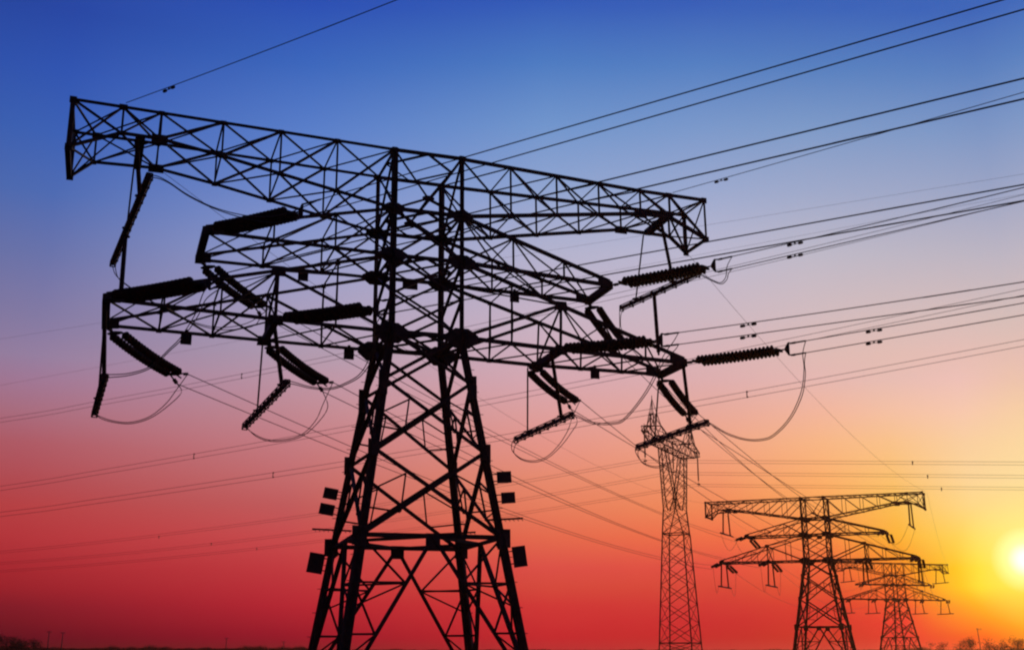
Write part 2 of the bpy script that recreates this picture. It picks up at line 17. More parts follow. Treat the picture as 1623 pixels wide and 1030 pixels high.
"wires":[["near","2L",0,[[-6.159,31.98,14.558],[-4.167,30.479,14.492],[-2.175,28.979,14.426],[-0.183,27.478,14.36],[1.808,25.977,14.294],[3.8,24.476,14.227],[5.792,22.975,14.161],[7.784,21.474,14.095],[9.776,19.973,14.029],[37.728,-1.091,13.101],[65.68,-22.154,12.173]]],["near","2L",1,[[-6.114,31.947,14.129],[-4.093,30.424,14.073],[-2.072,28.901,14.018],[-0.051,27.378,13.963],[1.971,25.854,13.907],[3.992,24.331,13.852],[6.013,22.808,13.797],[8.034,21.285,13.742],[10.056,19.762,13.686],[38.008,-1.302,12.922],[65.96,-22.365,12.158]]],["near","3L",0,[[-8.36,30.205,11.651],[-6.231,28.601,11.557],[-4.101,26.996,11.464],[-1.972,25.392,11.37],[0.157,23.787,11.277],[2.286,22.183,11.183],[4.415,20.578,11.09],[6.545,18.974,10.997],[8.674,17.369,10.903],[36.626,-3.694,9.677],[64.578,-24.758,8.45]]],["near","3L",1,[[-8.307,30.165,11.295],[-6.189,28.569,11.199],[-4.07,26.973,11.103],[-1.952,25.376,11.008],[0.167,23.78,10.912],[2.285,22.183,10.817],[4.404,20.587,10.722],[6.522,18.991,10.628],[8.64,17.394,10.533],[36.593,-3.669,9.287],[64.545,-24.733,8.042]]],["near","3Lm",0,[[-3.927,32.894,11.757],[-2.105,31.522,11.649],[-0.284,30.149,11.541],[1.537,28.777,11.433],[3.359,27.404,11.325],[5.18,26.032,11.217],[7.001,24.659,11.109],[8.823,23.287,11.001],[10.644,21.914,10.893],[38.596,0.851,9.236],[66.549,-20.213,7.578]]],["near","3Lm",1,[[-3.912,32.883,11.322],[-2.097,31.515,11.224],[-0.281,30.147,11.127],[1.534,28.779,11.03],[3.349,27.411,10.933],[5.165,26.043,10.835],[6.98,24.675,10.738],[8.796,23.307,10.641],[10.611,21.939,10.544],[38.563,0.876,9.047],[66.515,-20.188,7.55]]],["near","2R",0,[[7.34,38.294,14.955],[8.369,37.518,14.962],[9.398,36.743,14.973],[10.427,35.967,14.987],[11.456,35.192,15.005],[12.485,34.417,15.026],[13.515,33.641,15.051],[14.544,32.866,15.079],[15.573,32.09,15.111],[43.525,11.027,16.018],[71.477,-10.037,16.926]]],["near","2R",1,[[7.319,38.309,14.499],[8.346,37.536,14.52],[9.373,36.762,14.541],[10.399,35.989,14.562],[11.426,35.215,14.584],[12.453,34.441,14.606],[13.479,33.668,14.629],[14.506,32.894,14.652],[15.533,32.12,14.676],[43.485,11.057,15.325],[71.437,-10.007,15.974]]],["near","3Rm",0,[[5.172,37.181,11.882],[6.318,36.317,11.821],[7.464,35.454,11.763],[8.61,34.591,11.71],[9.756,33.727,11.66],[10.901,32.864,11.615],[12.047,32.0,11.573],[13.193,31.137,11.536],[14.339,30.273,11.502],[42.291,9.21,10.734],[70.243,-11.854,9.965]]],["near","3Rm",1,[[5.158,37.191,11.472],[6.301,36.33,11.419],[7.444,35.469,11.368],[8.587,34.608,11.319],[9.73,33.746,11.271],[10.873,32.885,11.224],[12.016,32.024,11.179],[13.159,31.163,11.135],[14.302,30.301,11.093],[42.254,9.238,10.082],[70.206,-11.826,9.071]]],["near","3R",0,[[10.053,39.527,12.205],[10.843,38.931,12.209],[11.634,38.335,12.214],[12.425,37.74,12.22],[13.215,37.144,12.227],[14.006,36.548,12.234],[14.797,35.952,12.242],[15.587,35.356,12.252],[16.378,34.761,12.261],[44.33,13.697,12.626],[72.282,-7.366,12.99]]],["near","3R",1,[[10.028,39.546,11.765],[10.817,38.951,11.776],[11.606,38.356,11.788],[12.395,37.762,11.801],[13.185,37.167,11.814],[13.974,36.572,11.828],[14.763,35.978,11.842],[15.552,35.383,11.856],[16.341,34.788,11.871],[44.294,13.725,12.41],[72.246,-7.339,12.95]]],["far","2L",0,[[-9.178,41.493,14.171],[-6.38,48.371,13.733],[-3.581,55.248,13.359],[-0.783,62.126,13.049],[2.015,69.004,12.803],[4.814,75.881,12.621],[7.612,82.759,12.502],[10.411,89.636,12.447],[13.209,96.514,12.457],[16.007,103.391,12.53],[18.806,110.269,12.667],[21.604,117.147,12.868],[24.402,124.024,13.133]]],["far","2L",1,[[-9.585,41.66,13.851],[-6.769,48.53,13.529],[-3.952,55.4,13.248],[-1.135,62.27,13.009],[1.682,69.14,12.812],[4.499,76.01,12.656],[7.316,82.88,12.542],[10.133,89.75,12.47],[12.95,96.62,12.439],[15.767,103.49,12.45],[18.583,110.36,12.503],[21.4,117.23,12.597],[24.217,124.1,12.733]]],["far","3L",0,[[-11.762,40.13,11.208],[-8.962,47.224,10.741],[-6.163,54.319,10.346],[-3.363,61.414,10.023],[-0.564,68.508,9.773],[2.236,75.603,9.594],[5.035,82.698,9.488],[7.835,89.792,9.454],[10.634,96.887,9.493],[13.434,103.982,9.603],[16.233,111.077,9.786],[19.033,118.171,10.041],[21.832,125.266,10.368]]],["far","3L",1,[[-12.171,40.292,10.888],[-9.353,47.379,10.506],[-6.535,54.466,10.179],[-3.717,61.554,9.908],[-0.898,68.641,9.693],[1.92,75.728,9.533],[4.738,82.816,9.428],[7.556,89.903,9.379],[10.374,96.99,9.386],[13.192,104.078,9.448],[16.01,111.165,9.566],[18.828,118.252,9.739],[21.646,125.34,9.968]]],["far","3Lm",0,[[-6.838,42.327,11.413],[-4.06,49.05,10.898],[-1.282,55.774,10.461],[1.496,62.498,10.102],[4.274,69.222,9.82],[7.052,75.946,9.616],[9.83,82.67,9.49],[12.608,89.394,9.442],[15.386,96.118,9.472],[18.164,102.842,9.579],[20.942,109.566,9.764],[23.72,116.289,10.027],[26.498,123.013,10.368]]],["far","3Lm",1,[[-7.244,42.495,11.093],[-4.448,49.211,10.694],[-1.651,55.928,10.35],[1.145,62.644,10.062],[3.942,69.36,9.829],[6.738,76.076,9.652],[9.535,82.793,9.53],[12.331,89.509,9.464],[15.127,96.225,9.454],[17.924,102.941,9.499],[20.72,109.658,9.6],[23.517,116.374,9.756],[26.313,123.09,9.968]]],["far","2R",0,[[4.829,46.5,14.09],[7.568,52.425,13.186],[10.308,58.351,12.431],[13.048,64.277,11.826],[15.787,70.202,11.371],[18.527,76.128,11.066],[21.267,82.054,10.912],[24.006,87.979,10.907],[26.746,93.905,11.052],[29.486,99.831,11.347],[32.225,105.756,11.792],[34.965,111.682,12.388],[37.704,117.608,13.133]]],["far","2R",1,[[4.43,46.685,13.77],[7.187,52.602,13.103],[9.945,58.519,12.542],[12.703,64.437,12.086],[15.461,70.354,11.736],[18.219,76.271,11.491],[20.976,82.188,11.352],[23.734,88.106,11.318],[26.492,94.023,11.39],[29.25,99.94,11.567],[32.008,105.857,11.85],[34.765,111.775,12.239],[37.523,117.692,12.733]]],["far","3Rm",0,[[2.865,46.767,11.667],[5.582,52.76,10.978],[8.298,58.754,10.395],[11.015,64.747,9.917],[13.731,70.74,9.545],[16.448,76.734,9.278],[19.164,82.727,9.117],[21.881,88.721,9.062],[24.598,94.714,9.112],[27.314,100.708,9.268],[30.031,106.701,9.529],[32.747,112.694,9.896],[35.464,118.688,10.368]]],["far","3Rm",1,[[2.465,46.949,11.347],[5.2,52.934,11.094],[7.934,58.919,10.867],[10.669,64.904,10.664],[13.404,70.89,10.487],[16.139,76.875,10.335],[18.873,82.86,10.207],[21.608,88.845,10.105],[24.343,94.83,10.028],[27.077,100.815,9.975],[29.812,106.8,9.948],[32.547,112.785,9.945],[35.282,118.771,9.968]]],["far","3R",0,[[7.995,48.039,11.362],[10.695,53.728,10.943],[13.395,59.418,10.585],[16.095,65.107,10.289],[18.795,70.796,10.053],[21.495,76.486,9.879],[24.195,82.175,9.765],[26.895,87.864,9.713],[29.595,93.554,9.722],[32.295,99.243,9.792],[34.995,104.932,9.923],[37.695,110.622,10.115],[40.395,116.311,10.368]]],["far","3R",1,[[7.598,48.228,11.042],[10.316,53.909,10.938],[13.034,59.59,10.835],[15.752,65.27,10.736],[18.47,70.951,10.64],[21.188,76.632,10.546],[23.906,82.313,10.455],[26.624,87.993,10.367],[29.342,93.674,10.282],[32.06,99.355,10.199],[34.778,105.036,10.119],[37.496,110.716,10.042],[40.214,116.397,9.968]]],["t23","2L",0,[[28.71,134.139,12.933],[31.707,140.981,12.162],[34.704,147.823,11.53],[37.701,154.665,11.037],[40.698,161.507,10.683],[43.694,168.349,10.468],[46.691,175.191,10.391],[49.688,182.033,10.454],[52.685,188.875,10.655],[55.682,195.717,10.996],[58.678,202.559,11.475],[61.675,209.401,12.093],[64.672,216.243,12.85]]],["t23","3L",0,[[26.122,135.386,10.168],[29.099,142.066,9.397],[32.075,148.746,8.765],[35.051,155.426,8.272],[38.027,162.106,7.918],[41.003,168.786,7.703],[43.979,175.466,7.626],[46.956,182.146,7.689],[49.932,188.825,7.89],[52.908,195.505,8.231],[55.884,202.185,8.71],[58.86,208.865,9.328],[61.836,215.545,10.085]]],["t23","3Lm",0,[[30.808,133.129,10.168],[33.822,140.102,9.397],[36.835,147.075,8.765],[39.848,154.048,8.272],[42.862,161.022,7.918],[45.875,167.995,7.703],[48.889,174.968,7.626],[51.902,181.942,7.689],[54.915,188.915,7.89],[57.929,195.888,8.231],[60.942,202.862,8.71],[63.956,209.835,9.328],[66.969,216.808,10.085]]],["t23","2R",0,[[42.082,127.696,12.933],[45.183,135.375,12.162],[48.285,143.055,11.53],[51.386,150.734,11.037],[54.487,158.414,10.683],[57.588,166.094,10.468],[60.689,173.773,10.391],[63.791,181.453,10.454],[66.892,189.132,10.655],[69.993,196.812,10.996],[73.094,204.492,11.475],[76.196,212.171,12.093],[79.297,219.851,12.85]]],["t23","3Rm",0,[[39.83,128.781,10.168],[42.914,136.32,9.397],[45.998,143.858,8.765],[49.081,151.397,8.272],[52.165,158.935,7.918],[55.249,166.473,7.703],[58.333,174.012,7.626],[61.417,181.55,7.689],[64.501,189.089,7.89],[67.585,196.627,8.231],[70.668,204.166,8.71],[73.752,211.704,9.328],[76.836,219.243,10.085]]],["t23","3R",0,[[44.791,126.39,10.168],[47.913,134.239,9.397],[51.035,142.089,8.765],[54.157,149.938,8.272],[57.279,157.788,7.918],[60.401,165.637,7.703],[63.523,173.486,7.626],[66.645,181.336,7.689],[69.767,189.185,7.89],[72.889,197.034,8.231],[76.011,204.884,8.71],[79.133,212.733,9.328],[82.255,220.583,10.085]]],["earthnear","L",0,[[-12.605,33.708,18.766],[-11.407,32.805,18.667],[-10.209,31.903,18.572],[-9.011,31.0,18.481],[-7.814,30.098,18.395],[-6.616,29.195,18.312],[-5.418,28.293,18.233],[-4.22,27.39,18.159],[-3.023,26.487,18.088],[24.93,5.424,16.486],[52.882,-15.64,14.884]]],["earthnear","R",0,[[6.344,41.741,18.95],[7.656,40.753,18.978],[8.967,39.764,19.007],[10.279,38.776,19.038],[11.591,37.787,19.071],[12.902,36.799,19.105],[14.214,35.811,19.141],[15.526,34.822,19.178],[16.838,33.834,19.217],[44.79,12.77,20.063],[72.742,-8.293,20.908]]],["earthfar","L",0,[[-12.466,36.67,17.829],[-9.559,44.481,17.079],[-6.652,52.292,16.463],[-3.745,60.103,15.979],[-0.838,67.914,15.629],[2.069,75.725,15.413],[4.976,83.536,15.329],[7.883,91.347,15.379],[10.79,99.158,15.563],[13.697,106.969,15.879],[16.604,114.78,16.329],[19.511,122.591,16.912],[22.418,130.402,17.629]]],["earthfar","R",0,[[7.212,44.033,17.21],[10.251,50.377,16.832],[13.289,56.722,16.53],[16.328,63.067,16.302],[19.367,69.411,16.15],[22.405,75.756,16.072],[25.444,82.101,16.07],[28.483,88.446,16.142],[31.521,94.79,16.289],[34.56,101.135,16.512],[37.599,107.48,16.809],[40.637,113.824,17.182],[43.676,120.169,17.629]]],["earth23","L",0,[[22.939,131.483,17.629],[26.203,138.838,17.011],[29.468,146.193,16.504],[32.733,153.548,16.108],[35.997,160.903,15.824],[39.262,168.258,15.65],[42.527,175.613,15.588],[45.791,182.968,15.636],[49.056,190.323,15.796],[52.321,197.678,16.067],[55.585,205.033,16.449],[58.85,212.388,16.942],[62.115,219.743,17.546]]],["earth23","R",0,[[44.196,121.25,17.629],[47.596,129.938,17.011],[50.996,138.626,16.504],[54.395,147.314,16.108],[57.795,156.002,15.824],[61.195,164.69,15.65],[64.595,173.378,15.588],[67.994,182.066,15.636],[71.394,190.754,15.796],[74.794,199.442,16.067],[78.194,208.13,16.449],[81.593,216.818,16.942],[84.993,225.506,17.546]]],["bg","A",0,[[-80.151,114.082,20.167],[-44.199,96.547,20.797],[-35.0,92.06,21.196],[-25.801,87.574,21.692],[-16.602,83.087,22.285],[-7.403,78.6,22.974],[1.796,74.114,23.76],[10.995,69.627,24.643],[20.194,65.14,25.622],[29.393,60.654,26.698],[47.369,51.886,28.896],[65.345,43.119,31.094]]],["bg","A",1,[[-80.151,114.082,19.807],[-44.199,96.547,20.437],[-35.0,92.06,20.836],[-25.801,87.574,21.332],[-16.602,83.087,21.925],[-7.403,78.6,22.614],[1.796,74.114,23.4],[10.995,69.627,24.283],[20.194,65.14,25.262],[29.393,60.654,26.338],[47.369,51.886,28.536],[65.345,43.119,30.734]]],["bg","B",0,[[-79.228,113.632,13.29],[-43.276,96.097,14.879],[-34.264,91.701,15.436],[-25.253,87.306,16.057],[-16.242,82.911,16.741],[-7.23,78.516,17.489],[1.781,74.121,18.301],[10.793,69.726,19.177],[19.804,65.33,20.116],[28.816,60.935,21.119],[46.792,52.168,23.183],[64.768,43.4,25.247]]],["bg","B",1,[[-79.228,113.632,12.93],[-43.276,96.097,14.519],[-34.264,91.701,15.076],[-25.253,87.306,15.697],[-16.242,82.911,16.381],[-7.23,78.516,17.129],[1.781,74.121,17.941],[10.793,69.726,18.817],[19.804,65.33,19.756],[28.816,60.935,20.759],[46.792,52.168,22.823],[64.768,43.4,24.887]]],["bg","C",0,[[-78.884,113.464,11.475],[-42.932,95.929,12.682],[-34.002,91.573,13.145],[-25.071,87.218,13.673],[-16.141,82.862,14.265],[-7.21,78.506,14.923],[1.72,74.151,15.646],[10.651,69.795,16.434],[19.581,65.439,17.287],[28.512,61.083,18.204],[46.488,52.316,20.117],[64.464,43.549,22.029]]],["bg","C",1,[[-78.884,113.464,11.115],[-42.932,95.929,12.322],[-34.002,91.573,12.785],[-25.071,87.218,13.313],[-16.141,82.862,13.905],[-7.21,78.506,14.563],[1.72,74.151,15.286],[10.651,69.795,16.074],[19.581,65.439,16.927],[28.512,61.083,17.844],[46.488,52.316,19.757],[64.464,43.549,21.669]]],["bgE","T",0,[[-45.311,97.089,28.038],[-35.956,92.526,28.027],[-26.601,87.964,28.015],[-17.246,83.401,28.004],[-7.891,78.838,27.993],[1.465,74.275,27.981],[10.82,69.712,27.97],[20.175,65.15,27.958],[29.53,60.587,27.947],[47.506,51.819,27.925],[65.482,43.052,27.903]]],["bgE","U",0,[[-44.69,96.786,23.759],[-39.73,94.367,23.958],[-34.771,91.948,24.158],[-29.812,89.53,24.358],[-24.852,87.111,24.557],[-19.893,84.692,24.757],[-14.933,82.273,24.956],[-9.974,79.854,25.156],[-5.015,77.435,25.355],[12.961,68.668,26.078],[30.937,59.9,26.802]]],["tallL","L",0,[[20.138,170.776,29.338],[4.85,178.233,27.685],[-10.438,185.689,26.189],[-25.726,193.146,24.85],[-41.014,200.603,23.668],[-56.303,208.059,22.642],[-71.591,215.516,21.774],[-86.879,222.972,21.062],[-102.167,230.429,20.507],[-129.131,243.58,19.667],[-156.095,256.731,18.827]]],["tallL","L",1,[[20.138,170.776,28.938],[4.85,178.233,27.285],[-10.438,185.689,25.789],[-25.726,193.146,24.45],[-41.014,200.603,23.268],[-56.303,208.059,22.242],[-71.591,215.516,21.374],[-86.879,222.972,20.662],[-102.167,230.429,20.107],[-129.131,243.58,19.267],[-156.095,256.731,18.427]]],["tallR","L",0,[[20.138,170.776,29.152],[25.995,167.92,28.661],[31.852,165.063,28.171],[37.709,162.207,27.681],[43.566,159.35,27.19],[49.423,156.493,26.7],[55.28,153.637,26.209],[61.136,150.78,25.719],[66.993,147.924,25.229],[84.969,139.156,23.724],[102.945,130.389,22.219]]],["tallR","L",1,[[20.138,170.776,28.752],[25.995,167.92,28.261],[31.852,165.063,27.771],[37.709,162.207,27.281],[43.566,159.35,26.79],[49.423,156.493,26.3],[55.28,153.637,25.809],[61.136,150.78,25.319],[66.993,147.924,24.829],[84.969,139.156,23.324],[102.945,130.389,21.819]]],["tallL","M",0,[[26.1,183.0,29.337],[9.044,191.319,27.289],[-8.012,199.637,25.482],[-25.068,207.956,23.916],[-42.123,216.275,22.591],[-59.179,224.593,21.508],[-76.235,232.912,20.665],[-93.291,241.231,20.064],[-110.347,249.55,19.704],[-137.311,262.701,19.325],[-164.274,275.852,18.946]]],["tallL","M",1,[[26.1,183.0,28.937],[9.044,191.319,26.889],[-8.012,199.637,25.082],[-25.068,207.956,23.516],[-42.123,216.275,22.191],[-59.179,224.593,21.108],[-76.235,232.912,20.265],[-93.291,241.231,19.664],[-110.347,249.55,19.304],[-137.311,262.701,18.925],[-164.274,275.852,18.546]]],["tallR","M",0,[[26.1,183.0,29.174],[31.891,180.176,28.692],[37.681,177.352,28.211],[43.472,174.527,27.729],[49.262,171.703,27.248],[55.053,168.879,26.766],[60.843,166.055,26.285],[66.634,163.23,25.803],[72.424,160.406,25.322],[90.4,151.639,23.827],[108.376,142.871,22.332]]],["tallR","M",1,[[26.1,183.0,28.774],[31.891,180.176,28.292],[37.681,177.352,27.811],[43.472,174.527,27.329],[49.262,171.703,26.848],[55.053,168.879,26.366],[60.843,166.055,25.885],[66.634,163.23,25.403],[72.424,160.406,24.922],[90.4,151.639,23.427],[108.376,142.871,21.932]]],["tallL","R",0,[[32.062,195.224,29.056],[13.231,204.408,27.007],[-5.599,213.592,25.196],[-24.43,222.777,23.621],[-43.261,231.961,22.282],[-62.091,241.145,21.18],[-80.922,250.33,20.315],[-99.753,259.514,19.686],[-118.583,268.698,19.294],[-145.547,281.849,18.901],[-172.511,295.0,18.509]]],["tallL","R",1,[[32.062,195.224,28.656],[13.231,204.408,26.607],[-5.599,213.592,24.796],[-24.43,222.777,23.221],[-43.261,231.961,21.882],[-62.091,241.145,20.78],[-80.922,250.33,19.915],[-99.753,259.514,19.286],[-118.583,268.698,18.894],[-145.547,281.849,18.501],[-172.511,295.0,18.109]]],["tallR","R",0,[[32.062,195.224,28.947],[37.784,192.433,28.49],[43.506,189.642,28.034],[49.228,186.851,27.581],[54.95,184.06,27.129],[60.672,181.269,26.679],[66.394,178.479,26.231],[72.116,175.688,25.784],[77.838,172.897,25.34],[95.814,164.13,23.945],[113.79,155.362,22.551]]],["tallR","R",1,[[32.062,195.224,28.547],[37.784,192.433,28.09],[43.506,189.642,27.634],[49.228,186.851,27.181],[54.95,184.06,26.729],[60.672,181.269,26.279],[66.394,178.479,25.831],[72.116,175.688,25.384],[77.838,172.897,24.94],[95.814,164.13,23.545],[113.79,155.362,22.151]]]],
"plates":[[[-6.86,40.487,4.514],0.545,0.698,9],[[-6.414,40.277,6.907],0.499,0.39,10],[[-6.531,40.325,6.359],0.521,0.391,10],[[-0.263,37.77,7.122],0.488,0.387,-4],[[-0.125,37.709,6.434],0.467,0.366,-4],[[0.246,37.541,4.513],0.445,0.667,-8]],
"marks":[[-11.193,37.664,11.86],[-5.884,39.708,11.851],[-7.561,39.073,14.612],[0.097,41.641,14.6],[3.201,42.673,11.837]],
"guards":[[[-7.025,40.409,5.685],[-5.646,40.409,5.619]],[[-0.901,37.619,5.689],[0.363,37.619,5.751]],[[-2.634,41.926,5.656],[-1.323,41.926,5.724]]],
"M":[[0.943165,0.332198,0.009136],[-0.332183,0.94321,-0.003232],[-0.009691,1.3e-05,0.999953],[-3.258249,39.013784,-0.032174]],
"t2":[33.3073,125.8258,-0.4486,-1.1768,0.9997],
"t3":[73.4073,223.2059,0.2468,-1.2603,0.9997],
"tipN":{"2L":[-7.6,-1.71,14.828],"3L":[-10.5,-2.33,12.063],"3Lm":[-5.25,-1.53,12.063],"2R":[7.37,-0.45,14.828],"3Rm":[4.85,-0.65,12.063],"3R":[10.4,-0.31,12.063]},
"bartop":{},
"poles":[[-165.14,420,9.4],[-160.21,420,9.1],[-125.9,520,8.1],[-100.64,520,6.6],[182.59,460,11.0]],
"sky":[[-23.4,[29.246,26.499,23.693,20.842,17.958,15.057,13.314,12.153,10.704,9.261,7.538,6.396,4.978,3.572,2.735,1.903,1.214,0.529,0.011],[[40.0,72.0,165.0],[48.0,85.0,178.0],[60.0,98.0,182.0],[78.0,108.0,180.0],[106.0,116.0,172.0],[132.0,123.0,165.0],[150.0,128.0,162.0],[161.8,121.0,151.0],[170.8,110.1,128.6],[176.7,91.6,103.1],[180.2,75.3,82.2],[185.5,64.7,68.5],[184.2,52.8,59.7],[171.0,36.7,47.9],[159.1,28.4,42.2],[131.9,19.7,38.4],[116.8,13.6,33.1],[94.2,6.8,28.8],[85.0,20.0,27.0]]],[-11.15,[31.285,28.357,25.36,22.307,19.216,16.103,14.233,12.988,11.435,9.888,8.043,6.821,5.306,3.804,2.912,2.025,1.291,0.562,0.011],[[43.0,80.0,180.0],[60.0,104.0,190.0],[88.0,126.0,202.0],[115.0,141.0,206.0],[148.0,158.0,205.0],[172.0,160.0,190.0],[177.0,155.0,176.0],[188.7,149.0,165.7],[194.3,138.0,148.5],[197.8,124.9,131.7],[197.7,107.2,109.1],[195.3,91.4,93.2],[203.6,74.2,78.0],[197.9,54.4,63.6],[193.0,42.1,56.6],[184.2,28.9,49.5],[168.5,19.9,44.6],[149.1,5.7,39.0],[125.0,25.0,36.0]]],[1.88,[31.877,28.897,25.844,22.733,19.581,16.407,14.499,13.23,11.646,10.069,8.188,6.944,5.4,3.871,2.962,2.06,1.313,0.572,0.012],[[50.0,90.0,184.0],[77.0,124.0,195.0],[113.0,150.0,206.0],[145.0,166.0,210.0],[180.0,180.0,208.0],[200.0,180.0,198.0],[208.0,175.0,188.0],[215.1,169.2,178.8],[223.4,161.8,160.6],[230.0,150.8,139.6],[233.4,139.2,110.6],[233.5,127.9,95.8],[231.1,105.7,77.7],[223.6,75.6,70.1],[217.8,66.2,58.9],[211.2,43.1,51.4],[205.6,33.3,47.7],[198.3,20.5,42.8],[185.0,36.0,48.0]]],[10.44,[31.36,28.426,25.421,22.361,19.262,16.142,14.267,13.018,11.462,9.911,8.061,6.837,5.318,3.813,2.918,2.029,1.294,0.563,0.011],[[55.0,94.0,184.0],[84.0,128.0,195.0],[122.0,153.0,204.0],[155.0,170.0,208.0],[188.0,185.0,208.0],[205.0,185.0,195.0],[216.0,180.0,184.0],[221.8,175.6,176.5],[231.7,170.8,157.5],[240.7,165.7,135.9],[243.4,151.8,107.7],[242.6,139.3,88.7],[241.0,109.1,70.0],[225.8,69.6,61.4],[214.6,55.4,50.2],[206.5,31.7,46.1],[199.2,3.1,40.7],[193.9,0.0,35.8],[190.0,40.0,48.0]]],[15.32,[30.748,27.868,24.921,21.921,18.885,15.828,13.991,12.768,11.243,9.723,7.91,6.709,5.22,3.744,2.865,1.993,1.271,0.553,0.011],[[57.0,98.0,184.0],[86.0,128.0,193.0],[125.0,155.0,202.0],[158.0,170.0,204.0],[190.0,186.0,202.0],[210.0,188.0,192.0],[222.0,187.0,182.0],[228.4,184.1,179.0],[241.2,182.1,158.8],[246.6,182.5,135.1],[250.7,175.4,106.9],[250.9,166.0,88.5],[245.7,136.8,67.3],[235.6,89.9,52.9],[222.2,68.9,41.7],[210.2,26.5,36.7],[202.6,0.0,32.6],[193.7,0.0,26.1],[198.0,43.0,48.0]]],[18.56,[30.219,27.385,24.488,21.541,18.558,15.556,13.753,12.551,11.053,9.56,7.779,6.599,5.135,3.683,2.82,1.961,1.251,0.545,0.011],[[58.0,99.0,185.0],[87.0,129.0,193.0],[125.0,154.0,201.0],[158.0,169.0,202.0],[189.0,184.0,199.0],[212.0,189.0,189.0],[225.0,189.0,181.0],[229.5,188.9,180.4],[242.7,192.5,165.2],[247.6,194.5,139.9],[248.6,193.2,111.2],[248.2,189.7,84.3],[248.1,178.0,47.0],[242.2,130.7,19.4],[239.8,101.2,21.8],[233.8,60.8,31.9],[229.9,16.9,37.3],[222.4,0.0,35.1],[220.0,56.0,50.0]]],[21.95,[29.559,26.784,23.95,21.067,18.152,15.218,13.455,12.281,10.817,9.357,7.615,6.461,5.029,3.608,2.762,1.922,1.226,0.534,0.011],[[59.0,100.0,185.0],[88.0,129.0,193.0],[125.0,153.0,200.0],[158.0,168.0,200.0],[188.0,182.0,196.0],[214.0,190.0,188.0],[228.0,190.0,182.0],[236.3,193.0,184.8],[245.2,200.5,175.4],[247.5,208.0,161.6],[248.5,213.1,153.6],[251.3,216.8,138.0],[251.3,219.1,92.3],[251.3,220.8,0.0],[255.0,223.4,0.0],[255.0,175.9,0.0],[255.0,138.4,0.0],[243.3,84.2,0.0],[240.0,82.0,40.0]]],[24.39,[29.02,26.293,23.509,20.68,17.819,14.941,13.212,12.06,10.623,9.191,7.481,6.348,4.941,3.546,2.715,1.889,1.205,0.525,0.011],[[61.0,102.0,185.0],[90.0,129.0,192.0],[125.0,151.0,198.0],[156.0,166.0,198.0],[188.0,182.0,196.0],[212.0,190.0,186.0],[228.0,191.0,180.0],[235.2,195.5,174.4],[244.7,207.0,166.7],[248.8,215.4,161.7],[249.7,221.8,158.5],[251.3,223.9,136.9],[255.0,232.0,110.0],[255.0,228.0,70.0],[255.0,222.0,25.0],[255.0,208.5,0.0],[255.0,187.7,0.0],[255.0,156.2,0.0],[252.0,112.0,28.0]]]],
"sun":[23.945,3.903],
"cam":[39.9527,15.9384]}

# ------------------------------------------------------------------ camera
cd = bpy.data.cameras.new('camera'); cam = bpy.data.objects.new('camera', cd); C.objects.link(cam)
cd.sensor_width = 36; cd.lens = D['cam'][0]; cd.clip_start = 0.1; cd.clip_end = 30000
cam.location = (0, 0, 1.6); cam.rotation_euler = (math.radians(90 + D['cam'][1]), 0, 0)
SC.camera = cam
# ------------------------------------------------------------------ world: dusk sky by elevation and azimuth, with the sun's glow
W = bpy.data.worlds.new('World'); SC.world = W; W.use_nodes = True
nt = W.node_tree; nt.nodes.clear(); N = nt.nodes.new; LK = nt.links.new
def lin(c):
    return tuple((v/255/12.92 if v/255 <= .04045 else ((v/255+.055)/1.055)**2.4) for v in c)
def math_node(op, a, b=None, clamp=False):
    n = N('ShaderNodeMath'); n.operation = op; n.use_clamp = clamp
    for i, v in enumerate((a, b)):
        if v is None: continue
        if hasattr(v, 'is_output'): LK(v, n.inputs[i])
        else: n.inputs[i].default_value = v
    return n.outputs[0]
tc = N('ShaderNodeTexCoord'); sx = N('ShaderNodeSeparateXYZ'); LK(tc.outputs['Generated'], sx.inputs[0])
el = math_node('MULTIPLY', math_node('ARCSINE', sx.outputs[2]), 180/math.pi)
az = math_node('MULTIPLY', math_node('ARCTAN2', sx.outputs[0], sx.outputs[1]), 180/math.pi)
elf = math_node('DIVIDE', math_node('ADD', el, 2.0), 40.0, True)
def ramp(els, cols, k=1.0):
    r = N('ShaderNodeValToRGB'); LK(elf, r.inputs[0]); e = r.color_ramp.elements
    r.color_ramp.interpolation = 'B_SPLINE' if False else 'LINEAR'
    st = sorted(((x+2)/40, c) for x, c in zip(els, cols))
    st = [s for s in st if 0 <= s[0] <= 1]
    st = [(0.0, (14, 7, 7)), ((min(els)-.35+2)/40, (14, 7, 7))] + st
    while len(e) < len(st): e.new(0.5)
    for i, (x, c) in enumerate(st):
        e[i].position = x; l = lin(c); e[i].color = (l[0]*k, l[1]*k, l[2]*k, 1)
    return r.outputs[0]
S = D['sky']
cols = [(-75, S[0], .12), (-45, S[0], .55)] + [(s[0], s, 1.0) for s in S] + [(27, S[6], 1.0), (31, S[5], 1.0), (50, S[2], .8), (85, S[1], .2)]
cur = None; prev = None
for a, s, k in cols:
    o = ramp(s[1], s[2], k)
    if cur is None: cur = o
    else:
        m = N('ShaderNodeMapRange'); m.interpolation_type = 'LINEAR'; LK(az, m.inputs[0])
        m.inputs[1].default_value = prev; m.inputs[2].default_value = a; m.inputs[3].default_value = 0; m.inputs[4].default_value = 1
        mx = N('ShaderNodeMix'); mx.data_type = 'RGBA'; LK(m.outputs[0], mx.inputs[0]); LK(cur, mx.inputs[6]); LK(o, mx.inputs[7]); cur = mx.outputs[2]
    prev = a
SUN_AZ, SUN_EL = math.radians(D['sun'][0]), math.radians(D['sun'][1])
